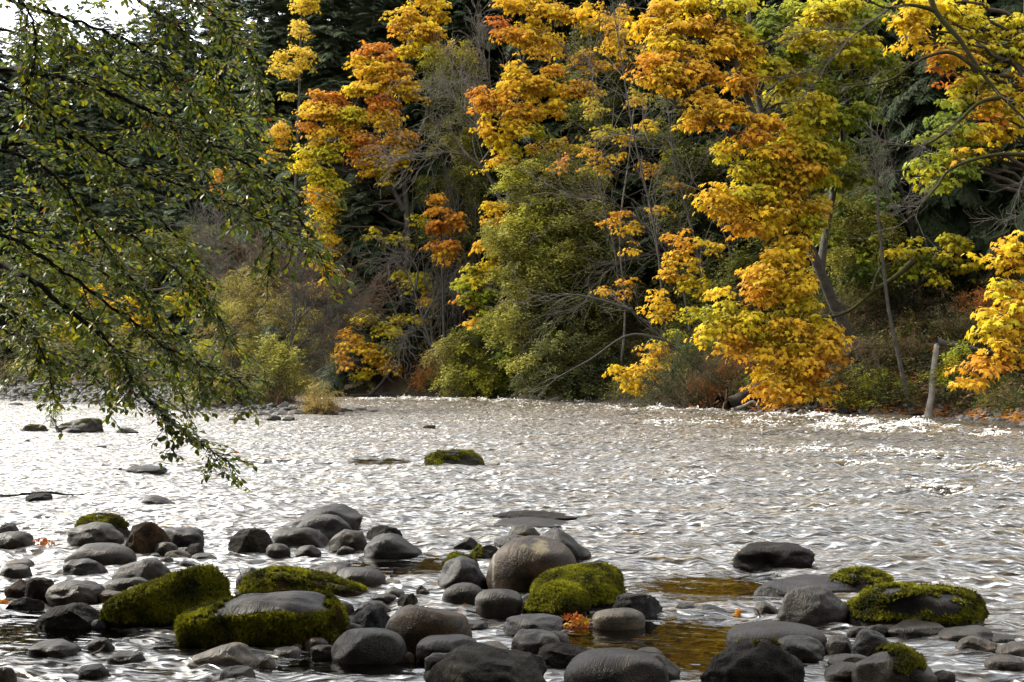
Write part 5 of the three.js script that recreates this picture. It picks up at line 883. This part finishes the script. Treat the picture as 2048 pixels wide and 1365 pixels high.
bareTree('mossy bare limb slanting down from the top right with grey twigs', [[[1850, -60], [1870, 20], [1920, 80], [1960, 140], [2000, 190], [2060, 250], [2110, 330]], [[1960, 140], [1900, 105], [1840, 120], [1780, 160], [1700, 175]], [[2000, 195], [1960, 205], [1910, 250], [1850, 290], [1770, 290]], [[1870, 20], [1820, 10], [1770, 15], [1720, -10]], [[2060, 310], [1990, 310], [1900, 340], [1870, 380], [1815, 440]]], 45, { r: 0.1, len: 1.1, depth: 2, n: 1, tw: 0.010, min: 0.005, bark: mossBark, from: 7, name: 'mossy_limb', cat: 'limb' });
bareTree('bare grey twigs curling before the black cedar', [[[1815, 445], [1790, 420], [1770, 370], [1760, 320]], [[1790, 420], [1830, 380], [1860, 330]], [[1815, 445], [1770, 380], [1720, 330]]], 52, { r: 0.03, len: 0.9, depth: 2, n: 1, tw: 0.012, min: 0.007, name: 'dead_branch', cat: 'branch', from: 3, twig: paleBark });
bareTree('pale dead twigs at the right edge above the orange spray', [[[2060, 330], [2040, 380], [2030, 420], [2050, 470]], [[2060, 420], [2020, 440], [1980, 435]]], 44, { r: 0.03, len: 0.7, depth: 1, n: 1, tw: 0.01, min: 0.005, name: 'dead_branch', cat: 'branch', from: 2, twig: twigBark });
bareTree('mossy horizontal bough across the leaning maple trunk', [[[1830, 520], [1790, 555], [1745, 585], [1700, 622], [1650, 636], [1620, 632]], [[1745, 585], [1760, 540], [1800, 520]]], 55.4, { r: 0.11, len: 0.8, depth: 1, n: 1, bark: mossBark, chance: 0.3, from: 8, name: 'mossy_limb', cat: 'limb' });
bareTree('slender grey sapling trunk leaning left on the right bank', [[[1824, 806], [1810, 770], [1795, 700], [1778, 620], [1766, 520], [1758, 440], [1752, 330], [1740, 240]]], 53.6, { r: 0.1, len: 0.8, depth: 1, n: 1, tw: 0.008, chance: 0.15, bark: grayBark, name: 'sapling', from: 9 });
bareTree('dark trunk in the shade behind the slender sapling', [[[1850, 600], [1840, 520], [1820, 440], [1790, 340], [1765, 240]]], 60, { r: 0.16, len: 0.9, depth: 1, chance: 0.3, bark: wetBark, name: 'shaded_tree' });
{ // broken snag: an upright pale post and the top that fell sideways
  const t = thing('broken_snag', 'pale broken snag on the right bank with its top bent over', 'snag', P(1859, 832, 50.4).toArray());
  trunkOf(t, [P(1857, 838, 50.4), P(1864, 790, 50.4), P(1868, 740, 50.5), P(1874, 690, 50.5)], 0.125, 0.095, paleBark, 'post', 9, 10);
  trunkOf(t, [P(1872, 683, 50.5), P(1905, 690, 50.6), P(1960, 700, 50.9), P(2000, 708, 51.2)], 0.12, 0.05, grayBark, 'fallen_top', 8, 10);
  trunkOf(t, [P(1874, 694, 50.5), P(1880, 684, 50.5), P(1884, 675, 50.5)], 0.05, 0.006, paleBark, 'splinter', 5, 4);
}
{ // root wad with its pale crooked root
  const t = thing('root_wad', 'dark root wad of a washed-up stump at the edge of the rapids', 'stump', P(1475, 822, 58).toArray()), r = rng('wad');
  trunkOf(t, [P(1452, 820, 57.6), P(1475, 805, 57.8), P(1510, 782, 58.3), P(1550, 765, 59)], 0.42, 0.2, wetBark, 'stump', 12, 12);
  for (let k = 0; k < 9; k++) trunkOf(t, wander(P(1455, 815, 57.6), P(1450 + gauss(r) * 36, 795 + gauss(r) * 40, 57 + gauss(r)), r, 0.25, 5), 0.07, 0.015, brownBark, 'root', 5, 8);
  trunkOf(t, [P(1465, 822, 57.2), P(1490, 812, 57), P(1506, 804, 56.9), P(1516, 812, 56.8), P(1522, 828, 56.7)], 0.085, 0.04, paleBark, 'crooked_root', 7, 12);
}
bareTree('crooked pale root and branch on the mossy slope of the right bank', [[[1755, 800], [1752, 770], [1735, 735], [1710, 690]], [[1752, 770], [1768, 750], [1762, 738]]], 54.6, { r: 0.045, len: 0.6, depth: 1, chance: 0.3, bark: twigBark, name: 'dead_branch', cat: 'branch' });
bareTree('dark crooked log at the foot of the bare reddish slope', [[[740, 790], [760, 770], [778, 748], [790, 735]], [[700, 792], [740, 790], [800, 786], [850, 790]]], 86.5, { r: 0.11, len: 0.6, depth: 1, chance: 0.2, bark: wetBark, name: 'driftwood_log', cat: 'log' });
const DRIFT = thing('driftwood_pile', 'tangle of grey driftwood on the gravel bar behind the hanging branches', 'driftwood', P(220, 795, 78).toArray());
{ const r = rng('drift'); for (let k = 0; k < 46; k++) { const x = 20 + 300 * r(), y = 772 + gauss(r) * 18; trunkOf(DRIFT, wander(P(x, y, 77 + 4 * r()), P(x + gauss(r) * 90, y + gauss(r) * 26, 77 + 4 * r()), r, 0.2, 5), 0.05 + 0.1 * r() * r(), 0.02, k % 3 ? grayBark : twigBark, 'log', 5, 8); } }
bareTree('slim bare sapling with grey twigs on the islet', [[[560, 760], [572, 720], [585, 660], [588, 600], [584, 560]], [[572, 720], [610, 680], [650, 640], [690, 620]], [[580, 690], [600, 640], [640, 600]], [[566, 740], [600, 720], [640, 712]]], 58.5, { r: 0.055, len: 1.3, depth: 3, n: 2, tw: 0.012, min: 0.006, from: 4, twig: grayBark, bark: grayBark });
bareTree('pale bare saplings standing at the back of the islet', [[[430, 700], [432, 600], [430, 500], [436, 420]], [[470, 690], [480, 600], [505, 520]], [[450, 680], [440, 560], [420, 500]]], 68, { r: 0.05, len: 1.6, depth: 3, n: 2, tw: 0.013, min: 0.008, from: 4, twig: twigBark });
bareTree('thicket of brown bare stems behind the islet willow', [[[540, 720], [550, 620], [545, 540]], [[600, 720], [610, 640], [625, 560]], [[500, 720], [495, 640], [510, 560]], [[640, 740], [655, 680], [690, 640]]], 63, { r: 0.035, len: 1.8, depth: 3, n: 3, tw: 0.012, min: 0.007, from: 3, twig: brownBark });

// ---------------------------------------------------------------- low growth and litter on the banks (nobody could count it)
{
  const r = rng('brush'), sets = [new Scatter(), new Scatter()];
  for (let k = 0; k < 26000; k++) {
    const px = 560 + 1640 * r(), d = 42 + 72 * r() * (0.4 + 0.6 * r()), x = (px - 1024) * d / FOCAL, s = farBank(x, d);
    if (s < 0.8 || s > 22) continue;
    const n = fbm(x * 0.22, d * 0.22, 40, 3); if (px < 830 && s < 11 && n < 0.4) continue;
    const y = ground(x, d), col = leafColor(n > 0.3 ? 'bLb' : n > -0.12 ? 'kLk' : 'kbk', r, fbm(x * 0.6, d * 0.6, 3, 2)).multiplyScalar(0.8);
    for (let j = 0; j < 2; j++) sets[j].add(matrix(V(x + gauss(r) * 0.3, y + 0.1 + 0.55 * r(), -d + gauss(r) * 0.3), gauss(r), r() * 6.28, gauss(r) * 0.6, 1 + 0.8 * r()), col);
  }
  const grp = new THREE.Group(); grp.name = 'undergrowth'; grp.userData = { kind: 'stuff' }; scene.add(grp);
  sets[0].build('leaves', sprays.small[0], smallLeaf, grp); sets[1].build('leaves', sprays.fine[0], smallLeaf, grp);
}
{
  const r = rng('litter'), one = leafParts(r, [{ outline: MAPLE, mid: [0, 0.3, 0.08], m: matrix(V(0, 0, 0), 0, 0, 0, 0.2), tint: [1, 1, 1] }]), sc = new Scatter();
  for (let k = 0; k < 30000; k++) {
    const px = 1380 + 760 * r(), d = 38 + 24 * r(), x = (px - 1024) * d / FOCAL, s = farBank(x, d); if (s < -0.3 || s > 5) continue;
    const y = ground(x, d); if (y < 0.0) continue; if (perlin.noise(x * 0.9, d * 0.9, 4) < -0.15 + s * 0.05) continue;
    sc.add(matrix(V(x, y + 0.03 + 0.04 * r(), -d), 0.5 * gauss(r), r() * 6.28, 0.5 * gauss(r), 0.8 + 0.6 * r()), leafColor('rorb', r, gauss(r) * 0.3).multiplyScalar(0.6));
  }
  sc.build('leaf_litter', one, mapleLeaf, scene);
}

// tall trees on the near bank behind the viewer: they keep the sky off the near sides of the stones
[[-26, 5, 28, 6], [-19, 0, 30, 6], [-13, -4, 30, 6], [-8, -7, 32, 6], [-3, -7.5, 33, 6], [2, -7.5, 32, 6], [7, -7, 33, 6], [12, -7, 32, 6], [18, -10, 32, 6.5], [25, -18, 30, 6.5], [-31, -3, 28, 6], [-10, -14, 34, 7], [0, -15, 34, 7], [10, -15, 34, 7], [33, -26, 28, 6.5]]
  .forEach(([x, d, H, w], k) => conifer('tall fir on the near bank behind the viewer', x, d, 0, w, { at: [x, d, H], taper: 0.5, gap: 0.36, n: 7, low: 0.03, group: 'firs on the near bank behind the viewer' }));
// ---------------------------------------------------------------- the tree that leans over from the near bank
{
  const tree = thing('overhanging_tree', 'dark green broad-leaved tree with long branches hanging in from the left', 'tree', [-5.6, ground(-5.6, 9.6) - 0.1, -9.6]), o = tree.position, r = rng('overhang');
  const W = (px, py, d) => P(px, py, d).sub(o);
  const trunk = trunkOf(tree, [o.clone(), V(-5.5, 1.4, -9.6), V(-5.25, 2.8, -9.7), V(-5.0, 4.2, -9.8), V(-5.0, 6.0, -9.9)], 0.2, 0.1, wetBark, 'trunk', 12, 24);
  const MAIN = [
    [[-260, 150], [0, 140], [90, 150], [200, 180], [300, 222], [400, 275], [480, 322], [560, 385], [620, 475], [662, 560]],
    [[-260, 190], [0, 200], [80, 245], [180, 330], [290, 410], [370, 500], [420, 600], [470, 700]],
    [[-300, 440], [0, 530], [60, 560], [140, 622], [220, 690], [262, 755], [300, 805], [350, 850], [420, 900], [462, 926]],
    [[-260, -40], [70, -5], [120, 60], [170, 130], [230, 178], [310, 250], [400, 330], [450, 420]],
    [[-260, 270], [0, 300], [100, 345], [165, 425], [230, 520], [300, 610], [340, 720]],
    [[-150, -120], [150, -70], [290, 10], [380, 75], [440, 150], [480, 245], [505, 330]],
    [[-100, -160], [260, -90], [400, -10], [470, 60], [512, 130], [520, 215]],
    [[-300, 560], [0, 610], [60, 660], [95, 740], [108, 800]],
    [[-200, -90], [-20, -40], [60, 30], [70, 110], [50, 190]],
    [[-300, 360], [0, 440], [120, 500], [220, 555], [320, 640], [390, 720], [400, 790]],
    [[-200, -60], [80, 20], [200, 60], [300, 110], [380, 190], [430, 260]],
    [[400, 275], [470, 330], [520, 400], [545, 480], [535, 560]],
    [[-300, 640], [0, 660], [80, 700], [170, 740], [220, 790]],
    [[-300, 480], [0, 470], [120, 540], [260, 640], [340, 700], [430, 740], [480, 760]],
    [[-200, 100], [40, 190], [140, 260], [230, 320], [330, 360], [420, 390], [520, 440], [600, 500]],
    [[-200, 40], [0, 60], [130, 90], [250, 150], [330, 190], [420, 215], [490, 250]],
    [[-300, 300], [-60, 380], [60, 400], [150, 430], [260, 470], [350, 540], [400, 600]],
    [[-260, -160], [0, -110], [200, -60], [330, -30], [430, 30], [480, 110]],
    [[-300, 560], [-20, 570], [90, 610], [180, 650], [250, 700], [340, 760], [380, 830]],
  ];
  const wood = new Tubes(), twigs = new Tubes(), leaves = [];
  const leafAt = (p, along, side) => {
    const a = along.clone().multiplyScalar(0.7).add(V(side.x * 0.7, side.y * 0.3 - 0.02 - 0.32 * r(), side.z * 0.7)).add(V(gauss(r) * 0.3, gauss(r) * 0.25, gauss(r) * 0.3)).normalize();
    const up = V(gauss(r) * 0.5 - 0.1, 1, gauss(r) * 0.5), z = a, x = up.clone().cross(z).normalize(), y = z.clone().cross(x), s = 0.036 + 0.022 * r();
    leaves.push([new THREE.Matrix4().makeBasis(x, y, z).scale(V(s * 1.06, s, s)).setPosition(p.x + a.x * 0.012, p.y + a.y * 0.012, p.z + a.z * 0.012)]);
  };
  const shoot = (p, dir, len, depth) => {
    const n = Math.max(3, Math.round(len / 0.029)), pts = [p.clone()], d = dir.clone(); let q = p.clone();
    for (let k = 0; k < n; k++) {
      d.add(V(gauss(r) * 0.12, gauss(r) * 0.12 - 0.018, gauss(r) * 0.12)).normalize(); q = q.clone().addScaledVector(d, len / n); pts.push(q);
      const side = d.clone().cross(V(0, 1, 0)).normalize().multiplyScalar(k % 2 ? 1 : -1);
      if (k > 0 && r() < 0.9) leafAt(q, d, side);
      if (depth && k > 1 && r() < 0.24) { const e = d.clone().multiplyScalar(0.75).addScaledVector(side, 0.6).add(V(0, -0.12, 0)).normalize(); shoot(q, e, len * (0.3 + 0.25 * r()), depth - 1); }
    }
    leafAt(q, d, V(0, 0, 0));
    twigs.add(pts, t => mix(depth ? 0.0042 : 0.0028, 0.0012, t), 4);
  };
  MAIN.forEach((line, b) => {
    const d0 = 9.9 + [0.0, 0.5, -0.4, 0.9, -0.7, 0.6, 1.1, 0.2, -0.5, 0.9, -0.2, 0.2, 0.7, -0.8, -0.6, 1.3, 0.4, 0.1, 1.1][b];
    const pts = curve(line.map(([x, y], k) => W(x, y, d0 + 0.5 * perlin.noise(b * 3.1, k * 0.7, 2))), 64), L = pts.reduce((s, p, k) => k ? s + p.distanceTo(pts[k - 1]) : 0, 0);
    pts.forEach((p, k) => { p.y += 0.03 * perlin.noise(k * 0.4, b * 5, 1); p.z += 0.05 * perlin.noise(k * 0.4, b * 5, 9); });
    if (b !== 11) { const start = trunk.reduce((s, t) => t.distanceTo(pts[0]) < s.distanceTo(pts[0]) ? t : s); wood.add(wander(start, pts[0], r, 0.05, 5), t => mix(0.045, b < 3 ? 0.03 : 0.02, t), 7); }
    const r0 = b === 0 || b === 2 ? 0.026 : b === 11 ? 0.008 : 0.015;
    wood.add(pts, t => mix(r0, 0.003, Math.pow(t, 0.8)), 7);
    const bare = 0.16, n = Math.round(L / 0.031);
    for (let k = 0; k < n; k++) {
      const t = bare + (1 - bare) * (k + r()) / n, i = Math.min(62, Math.floor(t * 63)), p = pts[i].clone().lerp(pts[i + 1], (t * 63) % 1), tan = pts[i + 1].clone().sub(pts[i]).normalize();
      if (r() < 0.18) continue;
      const e = tan.clone().multiplyScalar(0.9).add(V(gauss(r) * 0.9, gauss(r) * 0.65 + 0.02, gauss(r) * 0.9)).normalize();
      shoot(p, e, (0.10 + 0.42 * r() * r() + 0.1 * r()) * (1.1 - 0.55 * t), 1);
    }
    shoot(pts[64], pts[64].clone().sub(pts[62]).normalize(), 0.16, 1);
  });
  wood.build('branches', wetBark, tree, true); twigs.build('twigs', wetBark, tree, true);
  const outline = OVAL.map(([x, y, z]) => [x, y, z]), leafGeo = leafParts(r, [{ outline, mid: [0, 0.45, -0.02], m: new THREE.Matrix4(), tint: [1, 1, 1] }]);
  const tints = [[0.060, 0.085, 0.011], [0.115, 0.13, 0.009], [0.042, 0.064, 0.013], [0.19, 0.18, 0.008], [0.072, 0.105, 0.016]];
  const mats = tints.map(c => { const m = leafMaterial(0.48, 0.36); m.color = new THREE.Color(...c); return m; });
  const white = leafMaterial(0.48, 0.36), rest = new Scatter(), world = V(0, 0, 0), score = leaves.map(([m], k) => { world.setFromMatrixPosition(m).add(o); const px = 1024 + world.x / -world.z * FOCAL, py = HORIZON - (world.y - EYE) / -world.z * FOCAL; return [k, py > 720 && px > 0 ? 2 + r() : px > 430 && px < 720 ? 1.2 + r() : px > 0 && py > 0 ? r() : -1]; }).sort((a, b) => b[1] - a[1]);
  const single300 = new Set(score.slice(0, 300).map(s => s[0]));
  leaves.forEach(([m], k) => {
    if (single300.has(k)) { const l = part('leaf', leafGeo, mats[Math.floor(r() * 5)], tree); m.decompose(l.position, l.quaternion, l.scale); return; }
    const c = tints[Math.floor(r() * 5)], v = 0.8 + 0.4 * r(), red = r() < 0.004; rest.add(m, red ? new THREE.Color(0.25, 0.06, 0.01) : new THREE.Color(c[0] * v, c[1] * v, c[2] * v));
  });
  rest.build('leaves', leafGeo, white, tree);
  // the crown above the frame
  const high = [];
  for (let k = 0; k < 22; k++) high.push(V(-8 + 9 * r(), 5.6 + 4.5 * r(), -(1 + 7.5 * r())));
  const up = new Tubes(); for (const c of high) up.add(wander(trunk[18 + Math.floor(r() * 6)], c.clone().sub(o), r, 0.1, 7, 0.05), t => mix(0.04, 0.008, t), 5);
  up.build('upper_limbs', wetBark, tree, true);
  const crown = [new Scatter(), new Scatter()];
  for (const c of high) for (let k = 0; k < 150; k++) { const t = tints[Math.floor(r() * 5)]; crown[k % 2].add(matrix(V(c.x - o.x + gauss(r) * 1.1, c.y - o.y + gauss(r) * 0.5, c.z - o.z + gauss(r) * 1.1), gauss(r) * 0.5, r() * 6.28, gauss(r) * 0.5, 0.9), new THREE.Color(...t)); }
  crown.forEach((s, k) => s.build('upper_leaves', sprays.small[k], smallLeaf, tree));
  console.log('near leaves', leaves.length);
}
// ---------------------------------------------------------------- foam of the rapids: froth on the crests of the standing waves
{
  const r = rng('foam'), blob = mergeVertices(new THREE.IcosahedronGeometry(1, 2).deleteAttribute('uv').deleteAttribute('normal'), 1e-4), pa = blob.attributes.position;
  for (let k = 0; k < pa.count; k++) { const x = pa.getX(k), y = pa.getY(k), z = pa.getZ(k), s = 1 + 0.5 * fbm(x * 1.7, y * 1.7, z * 1.7, 2); pa.setXYZ(k, x * s, y * s, z * s); }
  blob.computeVertexNormals();
  const sc = new Scatter(), surface = (x, d) => wave(x, d, rapid(x, d)) + crest(x, d);
  const white = () => { const v = 0.42 + 0.3 * r(); return new THREE.Color(v, v, v * 0.98); };
  const drop = (x, d, s, lift = 0) => { const y = surface(x, d); sc.add(matrix(V(x, y + lift - s * 0.12, -d), gauss(r) * 0.4, r() * 6.28, gauss(r) * 0.4, V(s * (1.2 + 1.8 * r()), s * (0.4 + 0.4 * r()), s * (0.8 + 0.6 * r()))), white()); };
  for (const [ax, ad, bx, bd, h, w] of CREST) {
    const L = Math.hypot(bx - ax, bd - ad), strength = smooth(0.07, 0.2, h), n = Math.round(L * 650 * strength * w);
    for (let k = 0; k < n; k++) {
      const t = r(), x = mix(ax, bx, t) + gauss(r) * 0.5 * w, d = mix(ad, bd, t) + gauss(r) * 0.55 * w;
      if (fbm(x * 0.7, d * 1.3, 61, 3) < -0.05) continue;
      drop(x, d, 0.008 + 0.026 * r() * r(), r() < 0.06 ? 0.12 * r() : 0);
    }
  }
  for (let k = 0; k < 150000; k++) {                 // broken water over the whole race along the far bank
    const d = 40 + 48 * r(), x = -12 + 29 * r(), s = -farBank(x, d); if (s < 0.6 || s > 13) continue;
    if (fbm(x * 0.55, d * 0.9, 71, 3) + 0.35 * Math.exp(-(((s - 3.5) / 2.5) ** 2)) < 0.62) continue;
    drop(x, d, 0.007 + 0.02 * r() * r());
  }
  sc.build('rapids_foam', blob, new THREE.MeshStandardMaterial({ color: 0xffffff, roughness: 0.7 }), scene);
  console.log('foam', sc.m.length);
}
// ---------------------------------------------------------------- cobbles of the gravel bar and banks
{
  const r = rng('cobble'), g = smallBall.clone(), pa = g.attributes.position;
  for (let k = 0; k < pa.count; k++) { const x = pa.getX(k), y = pa.getY(k), z = pa.getZ(k), s = 1 + 0.25 * fbm(x * 1.2 + 5, y * 1.2, z * 1.2, 2); pa.setXYZ(k, x * s, y * s * 0.62, z * s * 0.85); }
  g.computeVertexNormals();
  const sc = new Scatter(), add = (x, d, s) => { const y = ground(x, d), v = 0.012 + 0.03 * r(); sc.add(matrix(V(x, y + s * 0.1, -d), gauss(r) * 0.3, r() * 6.28, gauss(r) * 0.3, s), new THREE.Color(v, v * 0.97, v * 0.93)); };
  for (let k = 0; k < 30000; k++) { const x = -40 + 34 * r(), d = 50 + 42 * r(), s = -polygonDistance(BAR, x, d)[0]; if (s < -0.5 || s > 7 || ground(x, d) < -0.12) continue; add(x, d, 0.06 + 0.20 * r() * r()); }
  for (let k = 0; k < 9000; k++) { const x = 8 + 10 * r(), d = 38 + 24 * r(), s = farBank(x, d); if (s < -0.6 || s > 1.4 || ground(x, d) < -0.15) continue; if (r() < 0.35) add(x, d, 0.05 + 0.2 * r() * r()); }
  for (let k = 0; k < 9000; k++) { const d = 6 + 11 * r(), x = (r() * 2 - 1) * (0.4 * d + 1); if (ground(x, d) < -0.3) continue; add(x, d, 0.02 + 0.06 * r() * r()); }
  sc.build('bank_and_bed_cobbles', g, new THREE.MeshStandardMaterial({ color: 0xffffff, roughness: 0.75 }), scene);
  console.log('cobbles', sc.m.length);
}
// stones one can pick out along the islet and the right bank
[[560, 832, 44, 822, 'dp', 'pale boulder at the water edge before the islet bush'], [545, 842, 30, 831, 'ek', 'round dark stone in the water before the pale islet boulder'], [575, 842, 26, 834, 'dk', 'dark stone right of the round one before the islet'], [525, 834, 40, 824, 'wg', 'grey wedge stone left of the pale islet boulder'], [472, 842, 34, 835, 'fk', 'flat dark stone awash left of the islet stones'], [590, 832, 40, 820, 'dp', 'second pale boulder under the straw-orange bush'], [470, 826, 38, 818, 'fp', 'flat pale stone at the shore of the islet'], [690, 826, 40, 817, 'ak', 'dark angular stones heap at the tip of the islet'], [720, 824, 34, 817, 'dg', 'grey stone past the tip of the islet'], [745, 826, 22, 821, 'fk', 'small stone awash furthest past the tip of the islet'], [25, 812, 34, 806, 'fk', 'dark flat stone off the gravel bar at the left frame'],
 [1300, 812, 20, 806, 'dk', 'small dark stone on the far shore left of the root wad'], [1660, 826, 22, 816, 'dg', 'grey stone on the leafy shore under the golden maple'], [1690, 830, 28, 818, 'dk', 'dark round stone on the leafy shore right of the golden maple'], [1735, 830, 30, 819, 'dg', 'grey stone at the foot of the slender sapling'], [1905, 812, 40, 795, 'dp', 'pale boulder half hidden in the herbs right of the snag'], [1835, 834, 36, 824, 'fb', 'brown flat stone beside the foot of the snag'], [1990, 820, 54, 800, 'ag', 'grey angular boulder on the leafy shore near the right frame'], [1960, 835, 22, 826, 'fk', 'small dark stone among fallen leaves near the right frame']]
  .forEach((s, k) => stone([s[0], s[1], s[2], s[3], s[4], s[5], { y: s[0] > 1600 ? 0.06 : 0 }], k));
// ---------------------------------------------------------------- drift and fallen leaves among the near stones
const stick = (name, label, cat, pts, r0, r1, mat) => { const p = pts.map(([x, y, d]) => P(x, y, d)), t = thing(name, label, cat, p[0].toArray()); trunkOf(t, p, r0, r1, mat, 'shaft', 6, 14); return t; };
{ const d = onWater(992); const a = stick('driftwood_stick', 'long thin driftwood stick lying in the water at the left frame', 'stick', [[-60, 995, d], [20, 992, d], [90, 986, d], [130, 990, d], [205, 988, d]], 0.02, 0.006, wetBark);
  trunkOf(a, [P(40, 989, d), P(100, 984.5, d), P(150, 993, d)], 0.012, 0.004, wetBark, 'twig', 5, 8); }
stick('driftwood_log', 'dark waterlogged driftwood piece in the riffle left of the big brown boulder', 'log', [[780, 1156, 11.5], [810, 1160, 11.5], [840, 1163, 11.5], [876, 1160, 11.4]], 0.028, 0.016, wetBark);
stick('curled_twig', 'pale curled twig standing out of the still pool', 'twig', [[176, 1311, 8.55], [192, 1306, 8.5], [203, 1299, 8.5], [208, 1291, 8.5]], 0.008, 0.005, paleBark);
stick('standing_twig', 'thin dry stem standing upright behind the mossy boulders', 'stem', [[486, 1172, 10.7], [481, 1150, 10.7], [475, 1130, 10.7]], 0.004, 0.002, paleBark);
stick('dry_twig', 'pale dead stem poking out beside the dented boulder', 'stem', [[1521, 1236, 9.7], [1515, 1222, 9.7], [1510, 1218, 9.7]], 0.006, 0.004, paleBark);
stick('floating_twig', 'dark twig caught in the current right of the dark hump', 'twig', [[1233, 1108, 13.1], [1258, 1108, 13.1], [1278, 1104, 13.1]], 0.014, 0.006, wetBark);
const drifted = leafParts(rng('one'), [{ outline: MAPLE.map(([x, y, z]) => [x, y, z * 2.2]), mid: [0, 0.3, 0.1], m: new THREE.Matrix4(), tint: [1, 1, 1] }]);
const litterMats = [[0.30, 0.075, 0.012], [0.36, 0.13, 0.014], [0.22, 0.055, 0.012], [0.30, 0.16, 0.02]].map(c => { const m = leafMaterial(0.35); m.color = new THREE.Color(...c); return m; });
function leafDrift(label, px, base, w, h, n, d = onWater(base)) {
  const t = thing('fallen_leaves', label, 'leaves', P(px, base, d).toArray()), r = rng(label);
  for (let k = 0; k < n; k++) { const l = part('fallen_leaf', drifted, litterMats[Math.floor(r() * 4)], t); l.position.set(gauss(r) * w * d / FOCAL / 2, 0.005 + r() * h * d / FOCAL * 0.8, gauss(r) * 0.08); l.rotation.set(0.3 + 1.1 * r(), r() * 6.28, gauss(r)); l.scale.setScalar(0.034 + 0.036 * r()); }
}
leafDrift('clump of orange maple leaves caught beside the smooth grey left-frame stone', 88, 1096, 24, 22, 16);
leafDrift('orange leaf and scraps stuck on the rough black left-frame stone', 8, 1208, 18, 12, 3);
leafDrift('drift of orange leaves before the smaller mossy dome', 1152, 1250, 54, 16, 22);
leafDrift('few rusty leaves caught by the driftwood in the riffle', 772, 1160, 22, 10, 4);
leafDrift('reddish leaves under the smooth dark grey egg-shaped stone', 938, 1222, 50, 6, 5);
leafDrift('brown leaves lying on the slanting mossy boulder', 282, 1204, 34, 5, 5, 9.75);
leafDrift('orange leaf behind the smaller oval grey stone', 864, 1312, 12, 6, 1, 8.25);
leafDrift('rusty leaf at the side of the bottom-frame grey stone', 432, 1362, 12, 10, 2);
leafDrift('reddish leaves and stems left of the dented grey boulder', 1474, 1232, 20, 8, 4);
shrub('tuft of green water plant beside the leaning dark boulder', 872, 11.05, [[868, 1178, 14, 9, 0, 'GL'], [890, 1168, 10, 8, 0, 'Gr'], [905, 1172, 8, 7, 0, 'G']], { name: 'water_plant', cat: 'plant', r: 0.003, stems: 4, leaf: { per: 900, tuft: 0.03, scale: 0.13 } });
renderer.render(scene, camera);
